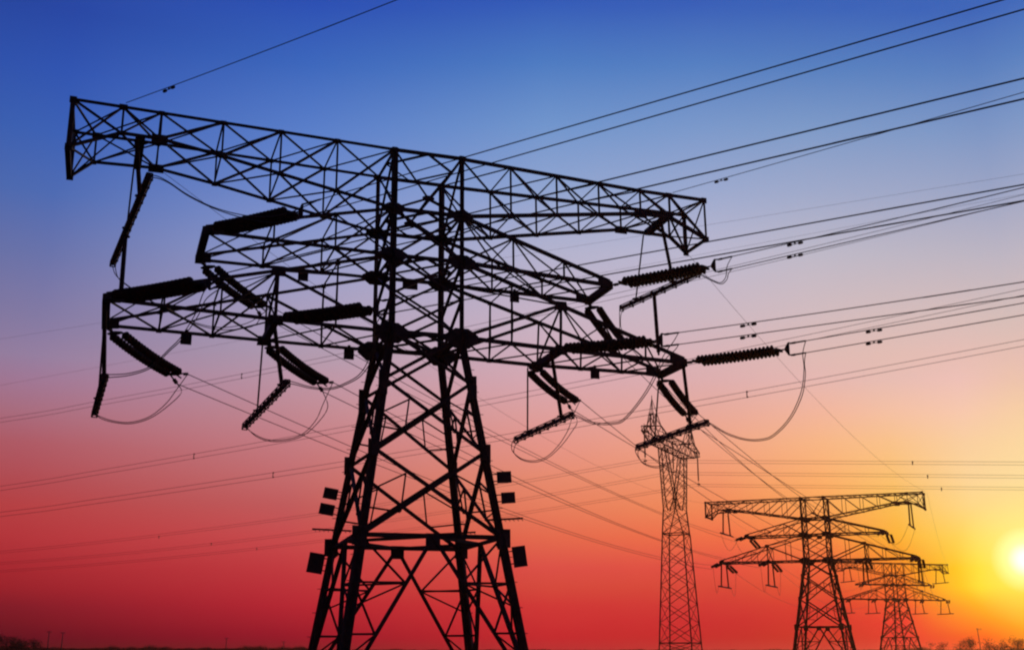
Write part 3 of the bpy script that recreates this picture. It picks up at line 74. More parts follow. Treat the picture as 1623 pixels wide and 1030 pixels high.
sd = Vector((math.sin(SUN_AZ)*math.cos(SUN_EL), math.cos(SUN_AZ)*math.cos(SUN_EL), math.sin(SUN_EL)))
dp = N('ShaderNodeVectorMath'); dp.operation = 'DOT_PRODUCT'; LK(tc.outputs['Generated'], dp.inputs[0]); dp.inputs[1].default_value = sd
ang = math_node('MULTIPLY', math_node('ARCCOSINE', math_node('MINIMUM', dp.outputs['Value'], 1.0)), 180/math.pi)
gr = N('ShaderNodeValToRGB'); LK(math_node('DIVIDE', ang, 6.0, True), gr.inputs[0]); ge = gr.color_ramp.elements
GL = [(0, (1.2, 1.2, 1.2)), (.055, (1.0, 1.0, .95)), (.13, (.30, .38, .34)), (.25, (.06, .10, .06)), (.5, (.0, .01, .0)), (1, (0, 0, 0))]
while len(ge) < len(GL): ge.new(.5)
for i, (x, c) in enumerate(GL): ge[i].position = x; ge[i].color = (*c, 1)
ad = N('ShaderNodeMix'); ad.data_type = 'RGBA'; ad.blend_type = 'ADD'; ad.inputs[0].default_value = 1; LK(cur, ad.inputs[6]); LK(gr.outputs[0], ad.inputs[7])
bgn = N('ShaderNodeBackground'); bgn.inputs[1].default_value = 1.0; LK(ad.outputs[2], bgn.inputs[0])
# a little of the physical dusk sky on top
ns = N('ShaderNodeTexSky'); ns.sky_type = 'NISHITA'; ns.sun_disc = False; ns.sun_elevation = SUN_EL; ns.sun_rotation = SUN_AZ
bg2 = N('ShaderNodeBackground'); bg2.inputs[1].default_value = 0.0005; LK(ns.outputs[0], bg2.inputs[0])
sh = N('ShaderNodeAddShader'); LK(bgn.outputs[0], sh.inputs[0]); LK(bg2.outputs[0], sh.inputs[1])
wo = N('ShaderNodeOutputWorld'); LK(sh.outputs[0], wo.inputs[0])
# ------------------------------------------------------------------ sun, exposure
sl = bpy.data.lights.new('sun', 'SUN'); sl.energy = 0.6; sl.angle = math.radians(.5); sl.color = (1, .72, .42)
so = bpy.data.objects.new('sun', sl); C.objects.link(so); so.rotation_euler = (-sd).to_track_quat('-Z', 'Y').to_euler()
SC.view_settings.view_transform = 'Standard'; SC.view_settings.look = 'None'; SC.view_settings.exposure = 0; SC.view_settings.gamma = 1
SC.view_settings.use_curve_mapping = False
SC.cycles.filter_width = 2.2
# ------------------------------------------------------------------ materials
def mat(name, col, rough=.6, metal=0.0, var=.35, scale=3.0, spec=.3):
    m = bpy.data.materials.new(name); m.use_nodes = True; t = m.node_tree; b = t.nodes['Principled BSDF']
    tcn = t.nodes.new('ShaderNodeTexCoord'); no = t.nodes.new('ShaderNodeTexNoise'); no.inputs['Scale'].default_value = scale; no.inputs['Detail'].default_value = 5
    t.links.new(tcn.outputs['Object'], no.inputs['Vector'])
    r = t.nodes.new('ShaderNodeValToRGB'); t.links.new(no.outputs['Fac'], r.inputs[0])
    r.color_ramp.elements[0].position = .3; r.color_ramp.elements[1].position = .7
    r.color_ramp.elements[0].color = (*[c*(1-var) for c in col], 1); r.color_ramp.elements[1].color = (*[c*(1+var) for c in col], 1)
    t.links.new(r.outputs[0], b.inputs['Base Color'])
    b.inputs['Roughness'].default_value = rough; b.inputs['Metallic'].default_value = metal; b.inputs['Specular IOR Level'].default_value = spec
    return m
M_STEEL = mat('weathered_steel', (.06, .058, .055), .75, .0, .4, 2.0, .15)
M_GUSS = mat('gusset_steel', (.06, .058, .056), .7, .0, .4, 4.0, .15)
M_PORC = mat('dark_porcelain', (.03, .02, .018), .75, 0, .25, 6.0, .08)
M_WIRE = mat('aluminium_wire', (.06, .06, .06), .6, .0, .3, 2.0, .2)
M_FIT = mat('fitting_iron', (.05, .05, .05), .6, .0, .3, 8.0, .2)
M_PLATE = mat('sign_enamel', (.045, .045, .055), .55, 0, .2, 5.0, .2)
M_CONC = mat('concrete', (.16, .15, .14), .9, 0, .25, 4.0)
M_WOOD = mat('pole_concrete', (.10, .09, .085), .9, 0, .3, 3.0)
M_BARK = mat('bark', (.045, .035, .028), .9, 0, .3, 5.0, .1)
M_LEAF = mat('winter_twigs', (.05, .04, .03), .9, 0, .4, 2.0, .1)
M_SOIL = mat('field_soil', (.05, .042, .032), .95, 0, .5, .08, .1)
# ------------------------------------------------------------------ mesh helpers
def V(p): return Vector(p)
class MB:
    def __init__(s): s.v = []; s.f = []
    def prism(s, p, q, prof, ref=(0, 0, 1)):
        p, q = V(p), V(q); d = q-p
        if d.length < 1e-6: return s
        d.normalize(); r = V(ref)
        if abs(d.dot(r)) > .97: r = V((1, 0, 0)) if abs(d.x) < .9 else V((0, 1, 0))
        e1 = r.cross(d).normalized(); e2 = d.cross(e1)
        n = len(prof); b = len(s.v)
        for o in (p, q):
            for x, y in prof: s.v.append(tuple(o+e1*x+e2*y))
        for i in range(n): s.f.append((b+i, b+(i+1) % n, b+n+(i+1) % n, b+n+i))
        s.f.append(tuple(b+n-1-i for i in range(n))); s.f.append(tuple(b+n+i for i in range(n)))
        return s
    def angle(s, p, q, b, t=None, ref=(0, 0, 1), fl=1):        # rolled steel angle
        t = t or max(.012, b*.16); o = -b*.3
        pr = [(o, o), (o+b, o), (o+b, o+t), (o+t, o+t), (o+t, o+b), (o, o+b)]
        if fl < 0: pr = [(-x, y) for x, y in reversed(pr)]
        return s.prism(p, q, pr, ref)
    def bar(s, p, q, w, h=None, ref=(0, 0, 1)):
        h = h or w; return s.prism(p, q, [(-w/2, -h/2), (w/2, -h/2), (w/2, h/2), (-w/2, h/2)], ref)
    def rod(s, p, q, r, n=8): return s.prism(p, q, [(r*math.cos(2*math.pi*i/n), r*math.sin(2*math.pi*i/n)) for i in range(n)])
    def tube(s, pts, r, n=6):
        P = [V(p) for p in pts]; b0 = len(s.v)
        for i, p in enumerate(P):
            d = (P[min(i+1, len(P)-1)]-P[max(i-1, 0)]).normalized(); rf = V((0, 0, 1)) if abs(d.z) < .9 else V((0, 1, 0))
            e1 = rf.cross(d).normalized(); e2 = d.cross(e1)
            for k in range(n): a = 2*math.pi*k/n; s.v.append(tuple(p+e1*(r*math.cos(a))+e2*(r*math.sin(a))))
        for i in range(len(P)-1):
            for k in range(n):
                a = b0+i*n; s.f.append((a+k, a+(k+1) % n, a+n+(k+1) % n, a+n+k))
        s.f.append(tuple(b0+n-1-k for k in range(n))); e = b0+(len(P)-1)*n; s.f.append(tuple(e+k for k in range(n)))
        return s
    def lathe(s, p, d, prof, n=12):                           # prof: (distance along axis, radius)
        p = V(p); d = V(d).normalized(); rf = V((0, 0, 1)) if abs(d.z) < .9 else V((0, 1, 0)); e1 = rf.cross(d).normalized(); e2 = d.cross(e1); b0 = len(s.v)
        for h, r in prof:
            for k in range(n): a = 2*math.pi*k/n; s.v.append(tuple(p+d*h+e1*(r*math.cos(a))+e2*(r*math.sin(a))))
        for i in range(len(prof)-1):
            for k in range(n):
                a = b0+i*n; s.f.append((a+k, a+(k+1) % n, a+n+(k+1) % n, a+n+k))
        s.f.append(tuple(b0+n-1-k for k in range(n))); e = b0+(len(prof)-1)*n; s.f.append(tuple(e+k for k in range(n)))
        return s
    def plate(s, pts, t, nrm=None):                            # polygon with thickness
        P = [V(p) for p in pts]; n = len(P)
        nv = V(nrm).normalized() if nrm else (P[1]-P[0]).cross(P[2]-P[0]).normalized(); b = len(s.v)
        for sg in (-1, 1):
            for p in P: s.v.append(tuple(p+nv*(sg*t/2)))
        s.f.append(tuple(b+n-1-i for i in range(n))); s.f.append(tuple(b+n+i for i in range(n)))
        for i in range(n): s.f.append((b+i, b+(i+1) % n, b+n+(i+1) % n, b+n+i))
        return s
    def build(s, name, m, parent=None, smooth=False):
        me = bpy.data.meshes.new(name); me.from_pydata(s.v, [], s.f); me.materials.append(m)
        if smooth:
            for p in me.polygons: p.use_smooth = True
        me.update(); o = bpy.data.objects.new(name, me); C.objects.link(o)
        if parent: o.parent = parent
        return o
def tag(o, label, cat, group=None):
    o['label'] = label; o['category'] = cat
    if group: o['group'] = group
    return o
def thing(name, label, cat, loc=(0, 0, 0), group=None):
    o = bpy.data.objects.new(name, None); C.objects.link(o); o.location = loc; o.empty_display_size = .3
    return tag(o, label, cat, group)
def part(p, name, mb, m, smooth=False):                       # mb is in world space; the thing's Empty only has a location
    l = p.location
    mb.v = [(x-l[0], y-l[1], z-l[2]) for x, y, z in mb.v]
    return mb.build(name, m, p, smooth)
def spline(pts, k=6):
    P = [V(p) for p in pts]
    if len(P) < 3: return P
    out = []
    for i in range(len(P)-1):
        a, b, c, d = P[max(i-1, 0)], P[i], P[i+1], P[min(i+2, len(P)-1)]
        for j in range(k):
            t = j/k; out.append(.5*((2*b)+(c-a)*t+(2*a-5*b+4*c-d)*t*t+(3*b-a-3*c+d)*t**3))
    return out+[P[-1]]
def lerp(a, b, t): return tuple(x+(y-x)*t for x, y in zip(a, b))
def interp(x, xs, ys):
    if x <= xs[0]: return ys[0]
    for i in range(len(xs)-1):
        if x <= xs[i+1]: return ys[i]+(ys[i+1]-ys[i])*(x-xs[i])/(xs[i+1]-xs[i])
    return ys[-1]
# ------------------------------------------------------------------ ground
def gz(y): t = min(1, max(0, (y-50)/60)); return -1.2*t*t*(3-2*t)
def make_ground():
    m = MB(); xs = [-510, -250, -120, -60, -30, 0, 30, 60, 120, 250, 510]
    ys = [-160, -100, -30, 0, 15, 30, 45, 55, 65, 75, 85, 95, 105, 112, 150, 250, 500, 710]
    for y in ys:
        for x in xs: m.v.append((x, y, gz(y)-.001))
    n = len(xs)
    for j in range(len(ys)-1):
        for i in range(n-1): a = j*n+i; m.f.append((a, a+1, a+n+1, a+n))
    o = m.build('ground', M_SOIL, None, True); o['kind'] = 'structure'
make_ground()
# ------------------------------------------------------------------ the strain tower (local axes: x along the crossarms, y across, z up)
Z1, Z2, Z3, ZT = 16.569, 14.828, 12.063, 18.812
ZN1, ZN2, ZB = 10.354, 7.93, 5.10
def body_half(z):
    if z >= Z3: return 1.25, 1.30
    t = (Z3-z)/(Z3-1.6); return 1.25+1.622*t, 1.30+1.543*t
def corner(a, b, z): h, g = body_half(z); return (a*h, b*g, z)
def wn(u): return interp(u, [-11.8, -1.25, 1.25, 8.8, 11.8], [-1.83, -1.32, -1.27, -.58, -.50])
def wf(u): return interp(u, [-11.8, -9, -1.25, 1.25, 11.8], [.72, .8, 1.25, 1.35, 1.2])
def zb1(u): return interp(abs(u), [1.25, 8.9, 10.9, 11.8], [Z1, 17.88, 17.88, 17.16])
def make_tower(label):
    T = thing('transmission_tower', label, 'pylon', group='strain towers of the power line')
    # legs: four, each with step bolts
    for a in (-1, 1):
        for b in (-1, 1):
            m = MB(); rf = (a, b, 0)
            m.angle(corner(a, b, ZT+.08), corner(a, b, Z3), .17, .02, rf)
            m.angle(corner(a, b, Z3), corner(a, b, ZB), .21, .03, rf)
            m.angle(corner(a, b, ZB), corner(a, b, .12), .25, .035, rf)
            # cruciform stiffening angles on the heavy lower leg
            k = lambda z: tuple(x+dx for x, dx in zip(corner(a, b, z), (-a*.055, -b*.055, 0)))
            m.angle(k(Z3), k(.12), .15, .025, (-a, -b, 0))
            for z in [ZB-.1, ZN2, ZN1-.3]:
                p = corner(a, b, z); m.bar((p[0], p[1], p[2]-.25), (p[0], p[1], p[2]+.25), .25)
            z = .9
            while z < 11.5:
                p = corner(a, b, z); s = 1 if int(z/.4) % 2 else -1
                q = (p[0]+a*.24*(s > 0), p[1]+b*.24*(s < 0), p[2]); m.rod(p, q, .012, 5); z += .4
            m.build('leg', M_STEEL, T)
            p = corner(a, b, 0); m = MB(); m.plate([(p[0]-.45, p[1]-.45, -.25), (p[0]+.45, p[1]-.45, -.25), (p[0]+.45, p[1]+.45, -.25), (p[0]-.45, p[1]+.45, -.25)], .9, (0, 0, 1))
            m.build('footing', M_CONC, T)
    # face bracing, one mesh per face
    faces = {'near': ((-1, -1), (1, -1), (0, -1, 0)), 'far': ((-1, 1), (1, 1), (0, 1, 0)), 'l': ((-1, -1), (-1, 1), (-1, 0, 0)), 'r': ((1, -1), (1, 1), (1, 0, 0))}
    for nm, (A, B, nr) in faces.items():
        m = MB(); c = lambda s, z: corner(*(A if s == 0 else B), z)
        def X(za, zb_, w, sec=False):
            p, q, r, s = c(0, za), c(1, zb_), c(1, za), c(0, zb_)
            o = tuple(x*.05 for x in nr)
            m.angle(p, q, w, ref=nr); m.angle(tuple(x-y for x, y in zip(r, o)), tuple(x-y for x, y in zip(s, o)), w, ref=nr, fl=-1)
            if sec:
                mid = lerp(lerp(p, q, .5), lerp(r, s, .5), .5)
                for (e, ff, sd_) in ((p, s, 0), (r, q, 1)):
                    g = lerp(e, mid, .55); zl = za+(zb_-za)*.5
                    m.angle(g, c(sd_, zl), .055, ref=nr)
                    h = lerp(ff, mid, .55); m.angle(g, h, .055, ref=nr); m.angle(h, c(sd_, zl+(zb_-zl)*.35), .055, ref=nr)
        def H(z, w): m.angle(c(0, z), c(1, z), w, ref=(0, 0, 1))
        if nm in ('near', 'far'):
            g = lerp(c(0, 17.1), c(1, 17.1), .5)
            for s in (0, 1):
                m.angle(c(s, ZT), g, .075, ref=nr); m.angle(c(s, Z1), g, .085, ref=nr)
        else: X(ZT, Z1, .075)
        X(Z1, Z2, .095); zm = 13.45; X(Z2, zm, .095); X(zm, Z3, .095)
        H(ZT, .11); H(Z1, .12); H(Z2, .12); H(Z3, .14)
        X(Z3, ZN1, .12); X(ZN1, ZN2, .125, True); X(ZN2, ZB, .135, True); H(ZB, .14)
        # hanger from the diagonals between the two panels, and the splayed portal below the belt
        mid = lerp(c(0, ZB), c(1, ZB), .5)
        for s in (0, 1):
            ft = c(s, .25); m.angle(mid, ft, .13, ref=nr)
            pts = [lerp(mid, ft, t) for t in (.30, .62)]
            for i, (t, zq) in enumerate(((.30, 3.62), (.62, 2.1))):
                a_ = lerp(mid, ft, t); m.angle(a_, c(s, a_[2]), .065, ref=(0, 0, 1))
                up = c(s, ZB) if i == 0 else c(s, pts[0][2]); m.angle(a_, up, .065, ref=nr)
                m.angle(a_, c(s, a_[2]-.75), .055, ref=nr)
        m.build('face_bracing', M_STEEL, T)
    # horizontal diaphragms, one per level
    for z, w in ((ZT, .07), (Z1, .08), (Z2, .08), (Z3, .09), (ZB, .10)):
        m = MB(); mids = [lerp(corner(*p, z), corner(*q, z), .5) for p, q in (((-1, -1), (1, -1)), ((1, -1), (1, 1)), ((1, 1), (-1, 1)), ((-1, 1), (-1, -1)))]
        for i in range(4): m.angle(mids[i], mids[(i+1) % 4], w)
        if z in (Z1, Z2, Z3): m.angle(corner(-1, -1, z-.04), corner(1, 1, z-.04), w); m.angle(corner(1, -1, z+.04), corner(-1, 1, z+.04), w)
        m.build('diaphragm', M_STEEL, T)
    m = MB(); m.angle((0, -1.3, 17.1), (0, 1.3, 17.1), .09); m.build('cross_tie', M_STEEL, T)
    for z in (3.62, 2.1):
        t = (ZB-z)/(ZB-.25)
        for sa, sb_ in ((-1, -1), (1, -1), (1, 1), (-1, 1)):
            pp = [lerp((0, sb_*body_half(ZB)[1], ZB) if ax == 0 else (sa*body_half(ZB)[0], 0, ZB), corner(sa, sb_, .25), t) for ax in (0, 1)]
            m = MB(); m.angle(pp[0], pp[1], .06); m.build('cross_tie', M_STEEL, T)
    # gusset plates on the body
    def hexplate(m, c0, ax, w, h, t=.03):
        x, y, z = c0; P = [(-w, -h*.2), (-w*.45, -h), (w*.45, -h), (w, -h*.2), (w, h*.35), (w*.4, h), (-w*.4, h), (-w, h*.35)]
        pts = [((x+a, y, z+b) if ax == 0 else (x, y+a, z+b)) for a, b in P]; m.plate(pts, t, (0, 1, 0) if ax == 0 else (1, 0, 0))
    def rect(m, c0, ax, w, h, t=.03):
        x, y, z = c0; P = [(-w, -h), (w, -h), (w, h), (-w, h)]
        m.plate([((x+a, y, z+b) if ax == 0 else (x, y+a, z+b)) for a, b in P], t, (0, 1, 0) if ax == 0 else (1, 0, 0))
    for z, w, h in ((Z1, .42, .22), (Z2, .51, .27), (Z3-.03, .60, .36), (ZT, .19, .11), (ZN1, .15, .3), (ZN2, .15, .32), (ZB, .24, .3)):
        for a in (-1, 1):
            for b in (-1, 1):
                p = corner(a, b, z); m = MB(); f = hexplate if z >= Z3-.2 else rect
                f(m, (p[0]+(a*.05 if z < Z3-.2 else 0), p[1]+b*.03, z), 0, w, h); f(m, (p[0]+a*.03, p[1], z), 1, w*.75, h*.9); m.build('gusset_plate', M_GUSS, T)
    for b in (-1, 1):
        m = MB(); hexplate(m, (0, b*1.33, 17.1), 0, .22, .11); m.build('gusset_plate', M_GUSS, T)
        m = MB(); rect(m, (0, b*(body_half(ZB)[1]+.03), ZB-.12), 0, .24, .23); m.build('gusset_plate', M_GUSS, T)
        m = MB(); rect(m, (b*(body_half(ZB)[0]+.03), 0, ZB-.12), 1, .2, .2); m.build('gusset_plate', M_GUSS, T)
    m = MB(); rect(m, (.05, 1.33, Z2-.17), 0, .29, .14); m.build('gusset_plate', M_GUSS, T)
    # crossarms: six half arms
    for s in (-1, 1):
        # --- top box arm
        us, un5, uf5, ue = ([1.25, 3.34, 5.31, 7.26, 9.27], 10.48, 11.32, 12.02) if s < 0 else ([1.25, 3.2, 5.1, 6.9, 8.74], 10.03, 10.9, 11.62)
        A = thing_part('crossarm', T)
        nt_ = [(s*u, wn(s*u), ZT) for u in us]; ft_ = [(s*u, wf(s*u), ZT) for u in us]
        nb_ = [(s*u, wn(s*u), zb1(u)) for u in us]; fb_ = [(s*u, wf(s*u), zb1(u)) for u in us]
        N5, NB5, NE, NBE = (s*un5, wn(s*un5), ZT), (s*un5, wn(s*un5), 17.88), (s*ue, wn(s*ue), ZT), (s*ue, wn(s*ue), 17.16)
        F5, FB5, FE, FBE = (s*uf5, wf(s*uf5), ZT), (s*uf5, wf(s*uf5), 17.80), (s*ue, wf(s*ue), ZT), (s*ue, wf(s*ue), 17.16)
        for ch, w in ((nt_+[N5, NE], .11), (ft_+[F5, FE], .11), (nb_+[NB5, NBE], .125), (fb_+[FB5, FBE], .115)):
            m = MB()
            for i in range(len(ch)-1): m.angle(ch[i], ch[i+1], w)
            for i, p in enumerate(ch[1:]):
                kx, kz = (.13, .10) if i == 4 and ch[0][2] == ZT else ((.26, .15) if i == 3 and ch[0][2] < ZT else (.09, .075))
                if i == 5: kx = kz = .11
                m.plate([(p[0]-kx, p[1], p[2]-kz), (p[0]+kx, p[1], p[2]-kz), (p[0]+kx, p[1], p[2]+kz), (p[0]-kx, p[1], p[2]+kz)], .05, (0, 1, 0))
            m.build('chord', M_STEEL, A)
        m = MB()
        for i in range(1, 5):
            m.angle(nt_[i], nb_[i], .06); m.angle(ft_[i], fb_[i], .06); m.angle(nt_[i], ft_[i], .06); m.angle(nb_[i], fb_[i], .06)
        for i in range(4):
            m.angle(nt_[i], nb_[i+1], .08, ref=(0, 1, 0)); m.angle(ft_[i], fb_[i+1], .08, ref=(0, 1, 0))
            m.angle(nt_[i], ft_[i+1], .055); m.angle(ft_[i], nt_[i+1], .055, fl=-1)
            m.angle(nb_[i], fb_[i+1], .06); m.angle(fb_[i], nb_[i+1], .06, fl=-1)
        for p, q, w in ((N5, NB5, .07), (F5, FB5, .07), (N5, NBE, .08), (F5, FBE, .06), (nt_[4], NB5, .07), (nb_[4], N5, .07), (ft_[4], FB5, .06), (fb_[4], F5, .06),
                        (NE, NB5, .07), (FE, FB5, .06), (NE, FE, .09), (NBE, FBE, .16), (NE, FBE, .06), (FE, NBE, .06), (nt_[4], F5, .06), (N5, FE, .06), (N5, ft_[4], .06), (NE, F5, .06),
                        (nb_[4], FB5, .06), (NB5, FBE, .06), (NB5, fb_[4], .06), (NBE, FB5, .06)): m.angle(p, q, w)
        m.build('lacing', M_STEEL, A)
        m = MB(); m.bar(NE, NBE, .15 if s < 0 else .06, .13 if s < 0 else .06, (0, 1, 0)); m.build('end_post', M_STEEL, A)
        m = MB(); m.bar(FE, FBE, .13, .12, (0, 1, 0)); m.build('end_post', M_STEEL, A)
        m = MB(); h0, h1 = (s*9.85, wn(s*9.85), 17.85), (s*9.9, wf(s*9.9), 17.85); m.bar(h0, h1, .26, .22); m.build('hanger_beam', M_STEEL, A)
        # --- middle and lower tapered arms
        for kind, us, zb, ztop, tn, tf in (('m', [1.25, 3.3, 5.4, 7.6 if s < 0 else 7.38], Z2, Z1, (-1.71 if s < 0 else -.45), (1.24 if s < 0 else 1.69)),
                                           ('l', [1.25, 3.2, 5.2, 7.0, 8.75, 10.45], Z3, Z2, (-2.33 if s < 0 else -.31), (.77 if s < 0 else 1.71))):
            A = thing_part('crossarm', T); ue = us[-1]
            if kind == 'l': mn, mf = (-1.6, 1.15) if s < 0 else (-.75, 1.72)
            gn = lambda u: (interp(u, [1.25, ue], [-1.3, tn]) if kind == 'm' else interp(u, [1.25, 5.2, ue], [-1.3, mn, tn]))
            gf = lambda u: (interp(u, [1.25, ue], [1.36, tf]) if kind == 'm' else interp(u, [1.25, 5.2, ue], [1.36, mf, tf]))
            zt_ = lambda u: ztop+(zb+.16-ztop)*(u-1.25)/(ue-1.25)
            nb_ = [(s*u, gn(u), zb) for u in us]; fb_ = [(s*u, gf(u), zb) for u in us]
            # the upper chords run straight from the body to the tip
            lt = lambda u, g0, g1: g0+(g1-g0)*(u-1.25)/(ue-1.25)
            nt_ = [(s*u, lt(u, -1.3, tn), zt_(u)) for u in us]; ft_ = [(s*u, lt(u, 1.3, tf), zt_(u)) for u in us]
            for ch, w in ((nt_, .12), (ft_, .11), (nb_, .13), (fb_, .12)):
                m = MB()
                for i in range(len(ch)-1): m.angle(ch[i], ch[i+1], w)
                for i, p in enumerate(ch[1:-1]):
                    kx, kz = (.26, .17) if kind == 'l' and i == 1 and ch is not ft_ else (.09, .07)
                    m.plate([(p[0]-kx, p[1], p[2]-kz), (p[0]+kx, p[1], p[2]-kz), (p[0]+kx*.8, p[1], p[2]+kz), (p[0]-kx*.8, p[1], p[2]+kz)], .05, (0, 1, 0))
                m.build('chord', M_STEEL, A)
            m = MB(); n = len(us)
            for i in range(1, n-1):
                m.angle(nt_[i], nb_[i], .06); m.angle(ft_[i], fb_[i], .06); m.angle(nb_[i], fb_[i], .07); m.angle(nt_[i], ft_[i], .06)
            for i in range(n-1):
                if kind == 'm' or i >= 2:
                    if i < n-2: m.angle(nt_[i], nb_[i+1], .065, ref=(0, 1, 0)); m.angle(ft_[i], fb_[i+1], .065, ref=(0, 1, 0))
                    m.angle(nt_[i], ft_[i+1], .05)
                m.angle(nb_[i], fb_[i+1], .055); m.angle(fb_[i], nb_[i+1], .055, fl=-1)
            if kind == 'm':
                m.angle(nt_[1], nb_[0], .065, ref=(0, 1, 0)); m.angle(ft_[1], fb_[0], .065, ref=(0, 1, 0))
            else:
                m.angle(nt_[2], nb_[0], .11, ref=(0, 1, 0)); m.angle(ft_[2], fb_[0], .11, ref=(0, 1, 0))
                m.angle(nt_[2], fb_[2], .085); m.angle(ft_[2], nb_[2], .06); m.angle(nt_[2], nb_[2], .1, ref=(0, 1, 0))
                m.angle(nt_[2], ft_[0], .055)
                for P, Q in ((nt_, nb_), (ft_, fb_)):
                    g = lerp(Q[0], P[2], .5); m.angle(g, Q[1], .05); m.angle(g, P[1], .05)
            m.build('lacing', M_STEEL, A)
            m = MB(); m.bar(lerp(nb_[-1], fb_[-1], -.02), lerp(nb_[-1], fb_[-1], 1.02), .24, .24); m.build('hanger_beam', M_STEEL, A)
            if kind == 'l': m = MB(); m.bar(lerp(nb_[2], fb_[2], -.05), lerp(nb_[2], fb_[2], 1.05), .22, .24); m.build('hanger_beam', M_STEEL, A)
            for P, Q in ((nt_, nb_), (ft_, fb_)):
                e = Q[-1]; k = (.62 if kind == 'l' else .5) if s > 0 else .42; a_ = lerp(P[-1], P[-2], k/(us[-1]-us[-2])); b_ = lerp(Q[-1], Q[-2], k/(us[-1]-us[-2]))
                m = MB(); m.plate([(e[0]+s*.12, e[1], zb-.1), (e[0]+s*.12, e[1], zb+.17), (a_[0], a_[1], a_[2]+.05), (b_[0], b_[1], zb-.06)], .05, (0, 1, 0)); m.build('tip_plate', M_GUSS, A)
    return T
def thing_part(name, T):
    o = bpy.data.objects.new(name, None); C.objects.link(o); o.parent = T; o.empty_display_size = .3; return o
def copy_tree(o, parent=None):
    c = o.copy(); C.objects.link(c)
    if parent: c.parent = parent
    for ch in list(o.children): copy_tree(ch, c)
    return c
T1 = make_tower('large black lattice tower with three crossarms filling the left half of the picture')
T2 = copy_tree(T1); T2['label'] = 'smaller lattice tower right of the tall slim one, second in its line'
T3 = copy_tree(T1); T3['label'] = 'smallest lattice tower, faint beside the setting sun'
def place(T, q):
    X, Y, a, z, s = q; T.matrix_world = Matrix.Translation((X, Y, z)) @ Matrix.Rotation(a, 4, 'Z') @ Matrix.Scale(s, 4)
ax, ay, az_, og = [V(v) for v in D['M']]
T1.matrix_world = Matrix(((ax.x, ay.x, az_.x, og.x), (ax.y, ay.y, az_.y, og.y), (ax.z, ay.z, az_.z, og.z), (0, 0, 0, 1)))
place(T2, D['t2']); place(T3, D['t3']); T2.matrix_world = T2.matrix_world @ Matrix.Diagonal((.982, 1, 1, 1))
# signs, marker plates and climbing guards of the big tower, built in world space and carried by it
def on_tower(name, mb, m):
    inv = T1.matrix_world.inverted(); mb.v = [tuple(inv @ V(p)) for p in mb.v]; return mb.build(name, m, T1)
xd = V((ax.x, ax.y, 0)).normalized(); zd = V((0, 0, 1)); yd = xd.cross(zd).normalized()
fx = V((1, 0, 0)).lerp(xd, .4).normalized(); fy = fx.cross(zd).normalized()
for P, w, h, tl in D['plates']:
    P = V(P); c, s = math.cos(math.radians(tl)), math.sin(math.radians(tl)); e1 = fx*c-zd*s; e2 = fx*s+zd*c
    m = MB(); m.plate([P-e1*w/2-e2*h/2, P+e1*w/2-e2*h/2, P+e1*w/2+e2*h/2, P-e1*w/2+e2*h/2], .02, fy); sg = on_tower('sign_plate', m, M_PLATE)
    m = MB(); d = e1*(1 if P.x < og.x else -1)
    for k in (-.3, .3): m.bar(P+e2*h*k+fy*-.03, P+e2*h*k+d*(w/2+.22)-fy*.03, .035)
    inv = T1.matrix_world.inverted(); m.v = [tuple(inv @ V(p)) for p in m.v]; m.build('bracket', M_STEEL, sg)
for P in D['marks']:
    P = V(P); m = MB(); w, h = .185, .2
    m.plate([P-xd*w-zd*h, P+xd*w-zd*h, P+xd*w+zd*h, P-xd*w+zd*h], .03, yd); m.bar(P+zd*h, P+zd*(h+.12), .1); on_tower('marker_plate', m, M_PLATE)
for a, b in D['guards']:
    a, b = V(a), V(b); m = MB(); m.bar(a, b, .06); d = b-a
    for k in range(9): p = a+d*(.06+.11*k); m.rod(p, p+yd*.22+zd*-.1, .012, 4)
    on_tower('climbing_guard', m, M_STEEL)
